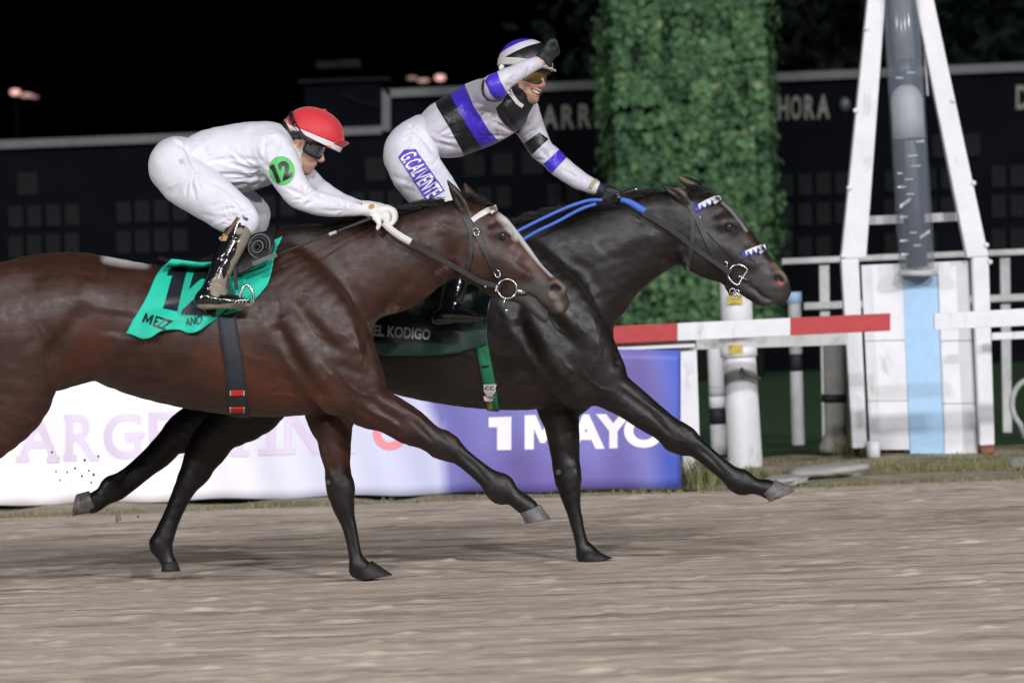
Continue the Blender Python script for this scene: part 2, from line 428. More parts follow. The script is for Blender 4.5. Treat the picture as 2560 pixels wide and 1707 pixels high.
def decal_poly(name, pts, bvh, m, parent, off=0.003, Yf=0.0, res=5.0, tol=0.3, thick=0.0):
    """flat print: a filled photo outline laid on a surface"""
    pts = [Vector((x, y, 0)) for x, y in pts]; bm = bmesh.new(); vs = [bm.verts.new(p) for p in pts]
    for tri in tessellate_polygon([pts]): bm.faces.new([vs[i] for i in tri])
    for _ in range(5):
        es = [e for e in bm.edges if e.calc_length() > res]
        if not es: break
        bmesh.ops.subdivide_edges(bm, edges=es, cuts=1); bmesh.ops.triangulate(bm, faces=bm.faces)
    bm.verts.index_update(); P = []
    for v in bm.verts:
        p, n, ok = hit(bvh, v.co.x, v.co.y, Yf, tol); P.append(p + n * off)
    F = [tuple(v.index for v in f.verts) for f in bm.faces]; bm.free()
    return MB().add(P, F).build(name, m, parent)
def circle(cx, cy, rx, ry, n=28, rot=0.0):
    return [(cx + rx * math.cos(t) * math.cos(rot) - ry * math.sin(t) * math.sin(rot), cy + rx * math.cos(t) * math.sin(rot) + ry * math.sin(t) * math.cos(rot))
            for t in np.linspace(0, 2 * math.pi, n, endpoint=False)]
def vnoise(nx, ny, cx, cy, rng):
    """smooth lattice noise nx x ny with cell counts cx, cy"""
    L = rng.random((cx + 2, cy + 2)); x = np.linspace(0, cx, nx, endpoint=False); y = np.linspace(0, cy, ny, endpoint=False)
    i = x.astype(int); j = y.astype(int); fx = x - i; fy = y - j; fx = fx * fx * (3 - 2 * fx); fy = fy * fy * (3 - 2 * fy)
    A = L[i][:, j]; B = L[i + 1][:, j]; C = L[i][:, j + 1]; D = L[i + 1][:, j + 1]; fx = fx[:, None]; fy = fy[None]
    return (A * (1 - fx) + B * fx) * (1 - fy) + (C * (1 - fx) + D * fx) * fy
# ================================================================== the place
def quadpx(pts, Y): return [W(x, y, Y) for x, y in pts]          # bottom-left, bottom-right, top-right, top-left
def floodmast(x, y, h, aim, watts, label, size=(4.0, 2.6)):
    t = thing('floodlight_mast', label, 'floodlight', (x, y, 0), 'floodlight masts on the grandstand side of the track')
    MB().tube([(x, y, 0), (x, y, h)], [0.28, 0.14], 12).build('pole', M_GALV, t, smooth=True)
    d = (Vector(aim) - Vector((x, y, h + 1))).normalized(); rot = d.to_track_quat('-Z', 'Y').to_matrix()
    c = Vector((x, y, h + 1))
    for i in range(3):
        for j in range(2):
            p = c + rot @ Vector(((i - 1) * 1.3, (j - 0.5) * 1.25, 0.16)); mb = MB()
            mb.box((-0.5, -0.5, 0), (0.5, 0.5, 0.22)); V = [p + rot @ Vector(v) for v in mb.v]
            MB().add(V, mb.f).build('lamp_head', M_DARKM, t)
    l = bpy.data.lights.new('floodlight', 'AREA'); l.shape = 'RECTANGLE'; l.size, l.size_y = size; l.energy = watts; l.color = (0.985, 0.975, 1.0)
    o = bpy.data.objects.new('floodlight', l); COL.objects.link(o); o.parent = t; o.matrix_parent_inverse = Matrix.Translation(t.location).inverted()
    o.matrix_world = Matrix.Translation(c) @ rot.to_4x4()
M_GALV = mat('galvanised_steel', (0.35, 0.36, 0.37), 0.5, metal=0.6)
M_DARKM = mat('dark_metal', (0.03, 0.03, 0.035), 0.45)
for mx, my, mh, mw, ml in ((13, -42, 38, 34000, 'nearer mast, slightly towards the winning post'), (-9, -42, 38, 26000, 'nearer mast, slightly towards the tails of the horses'), (36, -32, 36, 42000, 'far mast, well past the winning post'), (-34, -34, 36, 32000, 'far mast, well behind the horses')):
    floodmast(mx, my, mh, (0.3, 1, 0.8), mw, 'tall floodlight ' + ml)

# ---- racetrack: harrowed sand, one displaced sheet
def axis(lo, hi, step, flo, fhi):
    a = list(np.arange(lo, hi + 1e-6, step)); s = step; x = lo; L = []
    while x > flo: s *= 1.35; x -= s; L.append(max(x, flo))
    s = step; x = hi; R = []
    while x < fhi: s *= 1.35; x += s; R.append(min(x, fhi))
    return np.array(L[::-1] + a + R)
gx = axis(-3.5, 3.5, 0.022, -70, 70); gy = axis(-6.0, 7.0, 0.016, -60, 7.02)
nx, ny = len(gx), len(gy); X, Y_ = np.meshgrid(gx, gy, indexing='ij')
rg = np.random.default_rng(3); Z = np.zeros((nx, ny))
for cx, cy, am in ((5, 16, .012), (14, 60, .006), (40, 150, .003), (100, 300, .004), (160, 400, .004)):
    Z += am * (vnoise(nx, ny, cx, cy, rg) - 0.5)
pk = vnoise(nx, ny, 34, 120, rg); Z -= 0.011 * np.clip(pk - 0.68, 0, 1) / 0.32                 # old hoof prints
pk = vnoise(nx, ny, 70, 170, rg); Z += 0.010 * np.clip(pk - 0.78, 0, 1) / 0.22                 # clods
Z *= np.clip((4.6 - np.abs(X)) / 1.0, 0.0, 1) * np.clip((9.0 + Y_) / 2.5, 0, 1) * np.clip((7.02 - Y_) / 0.4, 0, 1)
gv = np.stack([X, Y_, Z - 0.012], 2).reshape(-1, 3)
ii, jj = np.meshgrid(np.arange(nx - 1), np.arange(ny - 1), indexing='ij'); a = (ii * ny + jj).ravel()
gf = np.stack([a, a + ny, a + ny + 1, a + 1], 1)
M_SAND = mat('track_sand', (0.56, 0.475, 0.395), 0.9, 0.2, var=0.14, nscale=6, stretch=(0.35, 1.6, 1), bump=0.4, bscale=90, bstretch=(0.8, 1, 1), bdist=0.012,
             dirt=((0.20, 0.15, 0.12), 2.0, 0.47, 0.72, (0.5, 2.6, 1)))
tag(put('racetrack', mesh_np('racetrack', gv, gf), M_SAND), kind='structure')
M_VERGE = mat('verge_earth', (0.30, 0.255, 0.19), 0.95, 0.2, var=0.25, nscale=5, bump=0.8, bscale=30, dirt=((0.11, 0.125, 0.05), 1.6, 0.48, 0.66, (0.5, 1, 1)))
M_LAWN = mat('lawn_grass', (0.030, 0.062, 0.028), 0.9, 0.2, var=0.3, nscale=1.2, stretch=(0.2, 2.2, 1), bump=0.8, bscale=60)
M_FARG = mat('far_ground', (0.03, 0.04, 0.025), 0.95, 0.1, var=0.3, nscale=0.4)
def sheet(name, x0, x1, y0, y1, z0, z1, m, nx=60, ny=20, amp=0.0):
    xs = np.linspace(x0, x1, nx); ys = np.linspace(y0, y1, ny); Xa, Ya = np.meshgrid(xs, ys, indexing='ij')
    Za = z0 + (z1 - z0) * (Ya - y0) / (y1 - y0) + amp * (vnoise(nx, ny, max(2, nx // 4), max(2, ny // 4), rg) - 0.5)
    V = np.stack([Xa, Ya, Za], 2).reshape(-1, 3); i, j = np.meshgrid(np.arange(nx - 1), np.arange(ny - 1), indexing='ij'); q = (i * ny + j).ravel()
    return tag(put(name, mesh_np(name, V, np.stack([q, q + ny, q + ny + 1, q + 1], 1)), m), kind='structure')
sheet('verge', -40, 40, 6.9, 11.6, -0.03, 0.0, M_VERGE, 900, 60, 0.05)
sheet('lawn', -60, 60, 11.5, 38.6, -0.02, 0.0, M_LAWN, 40, 40, 0.02)
sheet('ground', -300, 300, -250, 420, -0.3, -0.3, M_FARG, 8, 8)

# ---- grass tufts along the edge (nobody could count them)
tv, tf, tt = [], [], []
def tuft(x, y, z, n, hmax):
    for _ in range(n):
        a = random.uniform(0, 6.28); r = random.uniform(0, .06); h = random.uniform(.3, 1) * hmax; w = random.uniform(.003, .006)
        bx, by = x + r * math.cos(a), y + r * math.sin(a); l = random.uniform(-.6, .6) * h; l2 = random.uniform(-.4, .4) * h; q = random.uniform(0, 3.1)
        b = len(tv); cx, cy = w * math.cos(q), w * math.sin(q)
        tv.extend([(bx - cx, by - cy, z), (bx + cx, by + cy, z), (bx + l * .4 + cx * .7, by + l2 * .4 + cy * .7, z + h * .6), (bx + l * .4 - cx * .7, by + l2 * .4 - cy * .7, z + h * .6), (bx + l, by + l2, z + h)])
        tf.extend([(b, b + 1, b + 2, b + 3), (b + 3, b + 2, b + 4)]); tt.extend([random.random()] * 5)
for _ in range(500):
    x = random.uniform(-3.6, 4.2); y = random.uniform(6.85, 7.5); tuft(x, y, -0.025, 4, .05)
for _ in range(800):
    x = random.uniform(0.9, 4.4); y = abs(random.gauss(0, 1.3)) + 8.2
    if vnoise(1, 1, 2, 2, np.random.default_rng(int(x * 3) * 7 + int(y * 2)))[0, 0] > 0.35: tuft(x, y, -0.03, 7, .075)
for px_, py_ in ((1735, 1205), (1750, 1212), (1722, 1215), (1765, 1205), (2130, 1140), (2160, 1130)):
    g = G(px_, py_)
    for _ in range(9): tuft(g[0] + random.gauss(0, .06), g[1] + random.gauss(0, .06), -0.01, 9, .2)
M_TUFT = mat('grass_blades', (0.12, 0.14, 0.055), 0.8, 0.2, zones=[('tint', (0.26, 0.22, 0.12), 0.3, 0.8, None)])
me = MB().add(tv, tf).mesh('grass_tufts'); 
me = bpy.data.meshes.new('grass_tufts'); me.from_pydata(tv, [], tf); me.update(); set_attr(me, 'tint', tt)
tag(put('grass_tufts', me, M_TUFT), 'short grass tufts and weeds along the sandy verge', 'grass', kind='stuff')

# ---- advertising banner
YB0, YB1 = G(0, 1262)[1], G(1702, 1218)[1]
def YB(px): return YB0 + (YB1 - YB0) * px / 1702.0
ban = thing('advertising_banner', 'long white and purple fabric banner reading ARGENTINA and 1 MAYO behind the horses', 'banner', G(850, 1240))
cols_, rows_ = 150, 14; V = []; bpx = []
for i in range(cols_):
    px = -420 + (1702 + 420) * i / (cols_ - 1)
    for j in range(rows_):
        t = j / (rows_ - 1); pyb = 1262 - 44 * px / 1702.0 + 3 * math.sin(px * 0.02); pyt = 915 - 43 * px / 1702.0 + 4 * math.sin(px * 0.011 + 1)
        py = pyb + (pyt - pyb) * t
        V.append(W(px, py, YB(px) + 0.012 * math.sin(px * 0.013 + 2.2 * t) + 0.008 * math.sin(px * .05 + 5 * t))); bpx.append((px, py))
i, j = np.meshgrid(np.arange(cols_ - 1), np.arange(rows_ - 1), indexing='ij'); q = (i * rows_ + j).ravel()
bF = np.stack([q, q + rows_, q + rows_ + 1, q + 1], 1); bV = np.array(V); bpx = np.array(bpx)
bV2 = np.vstack([bV, bV + [0, .012, 0]]); nb = len(bV); bF2 = np.vstack([bF, bF[:, ::-1] + nb])
rim = [k * rows_ for k in range(cols_)]; rim2 = [k * rows_ + rows_ - 1 for k in range(cols_)]
side = [(rim[k], rim[k + 1], rim[k + 1] + nb, rim[k] + nb)[::-1] for k in range(cols_ - 1)] + [(rim2[k], rim2[k + 1], rim2[k + 1] + nb, rim2[k] + nb) for k in range(cols_ - 1)]
e0 = (cols_ - 1) * rows_; side += [(e0 + k, e0 + k + 1, e0 + k + 1 + nb, e0 + k + nb) for k in range(rows_ - 1)]
me = mesh_np('fabric', bV2, np.vstack([bF2, np.array(side)]), smooth=False)
P2 = np.vstack([bpx, bpx])
set_attr(me, 'purple', np.maximum(spoly(P2, [(1092, 860), (1800, 840), (1800, 1300), (1118, 1300)]), spoly(P2, [(1060, 980), (1100, 860), (1130, 1000), (1110, 1110)])))
set_attr(me, 'blue', spoly(P2, [(1640, 860), (1664, 960), (1668, 1060), (1640, 1120), (1660, 1300), (1820, 1300), (1800, 840)]))
set_attr(me, 'violet', np.maximum(spoly(P2, [(1150, 1240), (1250, 1120), (1340, 1100), (1420, 1180), (1560, 1130), (1600, 1240)]), spoly(P2, [(1500, 900), (1600, 880), (1640, 1000), (1560, 1080)])))
set_attr(me, 'lilac', np.clip((P2[:, 0] - 300) / 700, 0, 1))
M_BAN = mat('banner_fabric', (0.93, 0.90, 0.94), 0.42, 0.4, var=0.01, nscale=3, bump=0.05, bscale=14,
            zones=[('lilac', (0.58, 0.60, 0.80), 0.15, 1.0, None), ('purple', (0.185, 0.175, 0.48), -16, 16, None), ('violet', (0.15, 0.115, 0.36), -40, 40, None), ('blue', (0.075, 0.12, 0.50), -26, 26, None)],
            dirt=((0.60, 0.60, 0.68), 2.2, 0.72, 0.9, (1.5, 1, 3)))
put('fabric', me, M_BAN, ban)
bban = BVHTree.FromPolygons([tuple(v) for v in bV.tolist()], [tuple(f) for f in bF.tolist()])
M_MAUVE = mat('mauve_print', (0.72, 0.63, 0.79), 0.5, 0.3, var=0.03); M_WPRINT = mat('white_print', (0.88, 0.84, 0.87), 0.5, 0.3, var=0.02); M_PINK = mat('coral_print', (0.78, 0.26, 0.30), 0.5, 0.3, var=0.03)
def bil_line(x, up): return (1150 - 30 * x / 890.0 - 0.0) if not up else (1040 - 20 * x / 890.0)
serifs = {'A': [(0, .3, 0), (.7, 1, 0)], 'R': [(-.05, .35, 0), (.72, 1.05, 0), (-.05, .2, 1)], 'G': [(.55, 1.08, .46)], 'E': [], 'N': [(-.1, .3, 0), (.7, 1.1, 1), (-.1, .25, 1)], 'T': [(.2, .8, 0)], 'I': [(-.9, 1.9, 0), (-.9, 1.9, 1)]}
ARG = [('V', -60, -5), ('A', 42, 150), ('R', 165, 245), ('G', 260, 355), ('E', 372, 445), ('N', 458, 548), ('T', 560, 640), ('I', 668, 690), ('N', 712, 800), ('A', 806, 892)]
for chh, x0, x1 in ARG:
    qd = [(x0, 1040 - 24 * x0 / 890.), (x1, 1040 - 24 * x1 / 890.), (x1, 1157 - 26 * x1 / 890.), (x0, 1157 - 26 * x0 / 890.)]
    decal_text('letter', chh, qd, bban, M_MAUVE, ban, 0.004, 8.0, bold=0.02 if chh != 'I' else 0.0, tol=3)
    for a_, b_, lv in serifs.get(chh, []):
        w_ = x1 - x0; xa, xb = x0 + a_ * w_, x0 + b_ * w_; yb = 1157 - 117 * lv - 26 * x0 / 890.
        s_ = 1 if lv < 1 else -1
        decal_poly('serif', [(xa, yb), (xb, yb), (xb, yb - 17 * s_), (xa, yb - 17 * s_)], bban, M_MAUVE, ban, 0.0052, 8.0, 40, tol=3)
ring_o = circle(975, 1083, 42, 42, 40); ring_i = circle(975, 1083, 22, 22, 40)
P = []
for (a_, b_) in zip(ring_o, ring_i):
    for q_ in (a_, b_):
        p, n, ok = hit(bban, q_[0], q_[1], 8.0, 3); P.append(p + n * .004)
MB().add(P, [(2 * k, 2 * ((k + 1) % 40), 2 * ((k + 1) % 40) + 1, 2 * k + 1) for k in range(40)]).build('logo_ring', M_PINK, ban)
decal_poly('letter', [(1222, 1043), (1279, 1041), (1279, 1124), (1243, 1125), (1243, 1067), (1222, 1068)], bban, M_WPRINT, ban, .004, 8.0, 40, tol=3)
decal_poly('letter', [(1312 + 90 * u, 1123 - .018 * 90 * u - 85 * v) for u, v in ((0, 0), (0, 1), (.3, 1), (.5, .52), (.7, 1), (1, 1), (1, 0), (.75, 0), (.75, .62), (.57, .18), (.43, .18), (.25, .62), (.25, 0))], bban, M_WPRINT, ban, .004, 8.0, 40, tol=3)
for s_, x0, x1, sh in (('A', 1432, 1524, 0), ('Y', 1490, 1578, 0), ('O', 1560, 1660, 0)):
    y0 = 1125 - 0.018 * (x0 - 1222); y1 = 1040 - 0.02 * (x0 - 1222)
    if s_ == 'A': x0, x1 = 1420, 1512
    decal_text('letter', s_, [(x0, y1), (x1, y1), (x1, y0), (x0, y0)], bban, M_WPRINT, ban, 0.004, 8.0, bold=0.045, tol=3)

# ---- white painted timber of the running rail, posts and finish tower
M_WHITE = mat('white_paint', (0.70, 0.70, 0.73), 0.6, 0.35, var=0.07, nscale=5, bump=0.3, bscale=40, dirt=((0.36, 0.33, 0.28), 9, 0.58, 0.78, (1, 1, .3)))
M_RED = mat('red_paint', (0.42, 0.045, 0.048), 0.55, 0.4, var=0.10, bump=0.1, bscale=50, dirt=((0.60, 0.36, 0.34), 16, 0.66, 0.85))
M_LBLUE = mat('light_blue_paint', (0.36, 0.55, 0.76), 0.55, 0.4, var=0.05, dirt=((0.50, 0.56, 0.62), 6, 0.62, 0.85, (1, 1, .4)))
M_GREYW = mat('weathered_white_paint', (0.46, 0.46, 0.46), 0.65, 0.3, var=0.12, bump=0.15, dirt=((0.22, 0.21, 0.19), 8, 0.55, 0.8))
M_CONC = mat('concrete', (0.27, 0.265, 0.25), 0.85, 0.2, var=0.18, nscale=9, bump=0.4, bscale=45)
M_BLACK = mat('black_paint', (0.015, 0.016, 0.018), 0.6, 0.3)
M_YEL = mat('yellow_label', (0.48, 0.36, 0.07), 0.6, 0.3, dirt=((0.12, 0.10, 0.03), 20, 0.5, 0.7))
M_RUST = mat('rusty_brick', (0.20, 0.085, 0.05), 0.9, 0.2, var=0.3, nscale=14)
M_GREY = mat('grey_paint', (0.20, 0.21, 0.21), 0.7, 0.3, var=0.08)
YR = 9.0
def seg(name, pts, d, Y, m, parent, bev=0.004): return MB().hexa(quadpx(pts, Y), d).build(name, m, parent, bev=bev)
rail = thing('running_rail', 'low red and white running rail ending at the finish tower', 'rail', G(1860, 1175))
for x0, x1, m_ in ((1395, 1693, M_RED), (1693.6, 1976, M_WHITE), (1976.6, 2226, M_RED)):
    f_ = lambda x, b: (852 if b else 817) - 0.047 * (x - 1690) + (0 if b else -1)
    seg('rail_board', [(x0, f_(x0, 1) - 0), (x1, f_(x1, 1)), (x1, f_(x1, 0) - 8), (x0, f_(x0, 0) - 8)], 0.05, YR, m_, rail)
seg('lower_board', [(1395, 882), (1738, 868), (1738, 849), (1395, 862)], 0.04, YR + 0.06, M_WHITE, rail)
seg('lower_board', [(1738.5, 874), (2120, 862), (2120, 832), (1738.5, 846)], 0.04, YR + 0.95, M_GREYW, rail)
seg('post', [(1708, 1183), (1752, 1181), (1741, 852), (1691, 852)], 0.1, YR + 0.12, M_WHITE, rail)
rail2 = thing('running_rail', 'plain white running rail board entering from the right of the finish tower', 'rail', G(2560, 1160))
seg('rail_board', [(2336, 825), (2900, 798), (2900, 752), (2336, 784)], 0.05, YR, M_WHITE, rail2)
seg('lower_board', [(2480, 850), (2900, 832), (2900, 812), (2480, 832)], 0.04, YR + 1.5, M_WHITE, rail2)
seg('post', [(2790, 1160), (2840, 1158), (2828, 800), (2780, 800)], 0.1, YR + 0.12, M_WHITE, rail2)
def cyl_px(name, x1, y1, x2, y2, r1, r2, Y, m, parent, n=20, bev=0):
    a, b = W(x1, y1, Y), W(x2, y2, Y)
    return MB().tube([a, b], [r1 * MPP(Y), r2 * MPP(Y)], n).build(name, m, parent, smooth=False, bev=bev) if n < 8 else smooth_cyl(name, a, b, r1 * MPP(Y), r2 * MPP(Y), n, m, parent)
def smooth_cyl(name, a, b, r1, r2, n, m, parent):
    mb = MB().tube([a, a + (b - a) * .01, a + (b - a) * .99, b], [r1 * .96, r1, r2, r2 * .96], n)
    return mb.build(name, m, parent, smooth=True)
Yp = G(1862, 1168)[1]
fat = thing('bollard_post', 'thick round white post with a yellow label near its top, behind the rail', 'post', G(1862, 1168))
cyl_px('shaft', 1864, 1168, 1847, 868, 43, 41, Yp, M_WHITE, fat)
cyl_px('collar', 1847, 892, 1846, 866, 46, 46, Yp, M_WHITE, fat)
cyl_px('upper_shaft', 1844, 830, 1838, 702, 40, 39, Yp, M_WHITE, fat)
for a_, b_, c_, d_ in ((1822, 884, 1857, 862), (1818, 760, 1856, 736)):
    seg('label', [(a_, b_), (c_, b_), (c_, d_), (a_, d_)], 0.01, Yp - 46 * MPP(Yp), M_YEL, fat, 0)
ch = [W(1852, 920, Yp - .14), W(1868, 938, Yp - .15), W(1884, 946, Yp - .14), W(1900, 944, Yp - .11)]
MB().tube(ch, 0.012, 6).build('chain', M_GALV, fat, smooth=True)
def banded(label, xb, yb, xt, yt, r, m, bands, capm=None):
    Yq = G(xb, yb)[1]; t = thing('marker_pole', label, 'pole', G(xb, yb), 'thin marker poles between the rails')
    prev = 0.0
    for f0, f1, mm in bands:
        P0 = (xb + (xt - xb) * f0, yb + (yt - yb) * f0); P1 = (xb + (xt - xb) * f1, yb + (yt - yb) * f1)
        smooth_cyl('band' if mm is M_BLACK else 'shaft', W(*P0, Yq), W(*P1, Yq), r * MPP(Yq), r * MPP(Yq), 14, mm, t)
    if capm: smooth_cyl('cap', W(xt, yt, Yq), W(xt - 1, yt - 28, Yq), r * 1.15 * MPP(Yq), r * 1.15 * MPP(Yq), 14, capm, t)
banded('white pole with one broad black band standing left of the thick post', 1799, 1136, 1788, 845, 21, M_WHITE, [(0, .26, M_GREYW), (.262, .40, M_BLACK), (.402, .50, M_WHITE), (.502, .58, M_GREYW), (.582, 1, M_WHITE)])
banded('thin white pole with a dark band and light blue cap right of the thick post', 1996, 1112, 1986, 758, 16, M_GREYW, [(0, .52, M_GREYW), (.522, .64, M_BLACK), (.642, 1, M_GREYW)], M_LBLUE)
con = thing('concrete_post', 'grey concrete post with a bulging foot left of the finish tower', 'post', G(2090, 1130)); Yc_ = G(2090, 1130)[1]
cyl_px('shaft', 2090, 1110, 2084, 842, 27, 27, Yc_, M_CONC, con)
MB().tube([W(2088, 1130, Yc_), W(2088, 1118, Yc_), W(2089, 1100, Yc_), W(2089, 1082, Yc_)], [38 * MPP(Yc_), 40 * MPP(Yc_), 34 * MPP(Yc_), 27 * MPP(Yc_)], 18).build('foot', M_CONC, con, smooth=True)
cyl_px('collar', 2085, 1005, 2085, 985, 31, 31, Yc_, M_BLACK, con)

# ---- finish tower: board with a light blue stripe, leaning legs, clear tube
YT = G(2300, 1136)[1]
tow = thing('finish_tower', 'white finish tower with leaning legs, clear tube and light blue centre stripe', 'finish post', G(2300, 1136))
def bx(x, f): return x                                            # readable pixel columns
for i, (xa, xb, xc, xd, m_) in enumerate(((2153, 2254.5, 2274, 2176, M_WHITE), (2255.2, 2343.4, 2361, 2276, M_LBLUE), (2344, 2421, 2444, 2362, M_WHITE))):
    yt0, yt1 = 663 - 0.042 * (xa - 2153), 663 - 0.042 * (xb - 2153)
    if i == 1:
        seg('centre_stripe', [(xd, 1138), (xc, 1137), (xb, 690), (xa, 692)], 0.05, YT, m_, tow)
        seg('top_plank', [(xa - .5, 690), (xb, 688), (xb, yt1), (xa, yt0)], 0.05, YT + .002, M_WHITE, tow); continue
    for k, (fa, fb) in enumerate(((0, .41), (.413, .735), (.738, 1.0))):
        yb_ = 1124 if i == 0 else 1136
        L_ = lambda x0, x1, f: x0 + (x1 - x0) * f
        seg('plank', [(L_(xa, xd, fb), L_(yt0, yb_, fb)), (L_(xb, xc, fb), L_(yt1, yb_, fb)), (L_(xb, xc, fa), L_(yt1, yb_, fa)), (L_(xa, xd, fa), L_(yt0, yb_, fa))], 0.05, YT + 0.003 * (k % 2), m_, tow)
def leg(pts, Y, d=0.14, name='leg'): return seg(name, pts, d, Y, M_WHITE, tow, 0.012)
leg([(2103, 648), (2166, 645), (2218, -60), (2175, -60)], YT - 0.12)
leg([(2418, 645), (2472, 641), (2322, -60), (2276, -60)], YT - 0.12)
leg([(2131, 1121), (2168, 1119), (2147, 646), (2103, 648.5)], YT - 0.12, name='lower_leg')
leg([(2450, 1114), (2487, 1112), (2472, 641.5), (2430, 644)], YT - 0.12, name='lower_leg')
seg('cross_bar', [(2150, 563), (2418, 552), (2412, 530), (2152, 541)], 0.06, YT + 0.16, M_WHITE, tow)
for x_, y_, s_ in ((2123, 470, 1), (2139, 277, 1), (2382, 252, 1), (2434, 458, 1), (2466, 613, 1), (2475, 655, 1), (2107, 640, 1), (2166, 72, 1)):
    MB().ball(W(x_, y_, YT - .12), 7 * MPP(YT), 8, 6).build('bolt', M_WHITE, tow, smooth=True)
cyl_px('tube_ring', 2293, 690, 2293, 676, 50, 48, YT - 0.10, M_GREYW, tow)
M_TUBE = mat('clear_acrylic', (0.30, 0.35, 0.42), 0.10, 0.6, var=0.1, alpha=0.20, dirt=((0.7, 0.74, 0.8), 10, 0.62, 0.8, (1, 1, 3)))
a, b = W(2293, 676, YT - .10), W(2247, -80, YT - .10)
n_ = 28; V = []; F = []
for r_ in (46, 43.5):
    for p in (a, b):
        for k in range(n_):
            t_ = 2 * math.pi * k / n_; V.append(p + np.array([math.cos(t_), math.sin(t_), 0]) * r_ * MPP(YT))
for k in range(n_):
    k2 = (k + 1) % n_; F += [(k, k2, n_ + k2, n_ + k), (2 * n_ + k, 3 * n_ + k, 3 * n_ + k2, 2 * n_ + k2), (k, 2 * n_ + k, 2 * n_ + k2, k2)]
put('clear_tube', mesh_np('clear_tube', V, np.array(F)), M_TUBE, tow)
M_FROST = mat('frosted_white', (0.50, 0.51, 0.52), 0.4, 0.5, var=0.04); M_TAUPE = mat('taupe_liner', (0.115, 0.105, 0.105), 0.5, 0.4, var=0.1); M_NAVY = mat('slate_liner', (0.030, 0.036, 0.050), 0.35, 0.5, var=0.3, nscale=18, stretch=(1, 1, 4))
def along(y): f = (y - 676) / (-80 - 676); return a + (b - a) * f
def liner(name, y0, y1, r, m): return smooth_cyl(name, along(y0), along(y1), r * MPP(YT), r * MPP(YT), 20, m, tow)
liner('lower_liner', 668, 350, 27, M_NAVY); liner('upper_liner', 150, -70, 27, M_TAUPE); liner('top_liner', 208, 152, 26, M_NAVY)
hp = [along(346), along(300), along(250), along(228), along(216), along(210)]
MB().tube(hp, [r * MPP(YT) for r in (40, 40, 40, 33, 20, 5)], 24).build('signal_lamp', M_FROST, tow, smooth=True)
M_GLINT = mat('painted_glint', (0.60, 0.62, 0.66), 0.4)  # pale slivers laid on the tube as painted highlights
for (x0, y0, w_, h_, sl_) in ((2250, 512, 26, 9, -18), (2300, 590, 24, 8, -16), (2290, 352, 20, 5, -2), (2270, 388, 24, 5, -2), (2278, 414, 24, 4, -2), (2262, 447, 20, 4, -1), (2244, 466, 20, 4, -1), (2266, 484, 18, 4, -1), (2252, 541, 18, 4, -1), (2274, 580, 18, 4, -1), (2250, 600, 20, 4, -1), (2284, 612, 18, 4, -1), (2254, 634, 18, 4, -1), (2244, 432, 14, 3, 0), (2240, 193, 18, 4, 0), (2268, 180, 20, 4, 0)):
    seg('mark', [(x0, y0 + h_), (x0 + w_, y0 + h_ + sl_), (x0 + w_, y0 + sl_), (x0, y0)], 0.004, YT - .10 - 33 * MPP(YT), M_GLINT, tow, 0)
seg('cable_box', [(2300, 0), (2305, 0), (2322, 240), (2317, 240)], 0.02, YT - .06, M_GREYW, tow, 0)
foot = thing('concrete_footing', 'rough stained concrete footing under the finish tower', 'footing', G(2310, 1150))
seg('block', [(2180, 1150), (2262, 1148), (2258, 1122), (2178, 1124)], 0.2, YT + .06, M_RUST, foot, 0.01)
seg('block', [(2270, 1156), (2362, 1154), (2358, 1134), (2268, 1138)], 0.2, YT + .04, M_RUST, foot, 0.01)
seg('block', [(2364, 1160), (2440, 1157), (2436, 1130), (2362, 1134)], 0.2, YT + .05, M_CONC, foot, 0.01)
seg('block', [(2454, 1136), (2488, 1134), (2486, 1110), (2452, 1112)], 0.15, YT - .1, M_RUST, foot, 0.01)
pipe = thing('pipe_stub', 'short white pipe stub standing beside the left foot of the finish tower', 'pipe', G(2184, 1143))
cyl_px('pipe', 2184, 1143, 2182, 1102, 17, 17, G(2184, 1143)[1], M_WHITE, pipe)
def slab(label, cx, cy, wpx, hpx, seed, mm):
    g = G(cx, cy + hpx * .4); r = np.random.default_rng(seed); m_ = MPP(g[1]); mb = MB().ball((0, 0, 0), (1, 1, 1), 26, 12)
    V = np.array(mb.v); V[:, 2] = np.clip(V[:, 2], -.6, .55); V *= 1 + 0.10 * np.sin(V @ r.normal(0, 3, 3) + r.random() * 6)[:, None] + 0.06 * np.sin(V @ r.normal(0, 7, 3))[:, None]
    V = V * [wpx * m_ / 2, 0.28, hpx * m_ * .75] + g + [0, 0, hpx * m_ * .25]
    tag(MB().add(V, mb.f).build('stone_slab', mm, None, smooth=True), label, 'stone', 'flat stones lying on the verge')
M_STONE = mat('pale_stone', (0.36, 0.35, 0.33), 0.85, 0.2, var=0.15, nscale=8, bump=0.5, bscale=30)
slab('long flat pale stone lying on the verge before the finish tower', 2068, 1172, 215, 36, 4, M_STONE)
slab('low grey stone beside the long flat pale one, hidden by a hoof', 1965, 1196, 110, 22, 6, M_STONE)
slab('flat stone lying at the right edge of the verge', 2570, 1152, 100, 26, 9, M_STONE)
hoop = thing('metal_hoop', 'white metal hoop standing on the lawn at the right edge', 'hoop', G(2578, 1120)); Yh = 13.0
hc = W(2580, 1010, Yh); pts = [hc + np.array([math.cos(t_) * 50, 0, math.sin(t_) * 62]) * MPP(Yh) for t_ in np.linspace(-2.0, 5.1, 40)]
MB().tube([hc + np.array([-20 * MPP(Yh), 0, -hc[2]])] + pts[::-1][6:34] , 0.022, 8).build('tube', M_GREYW, hoop, smooth=True)

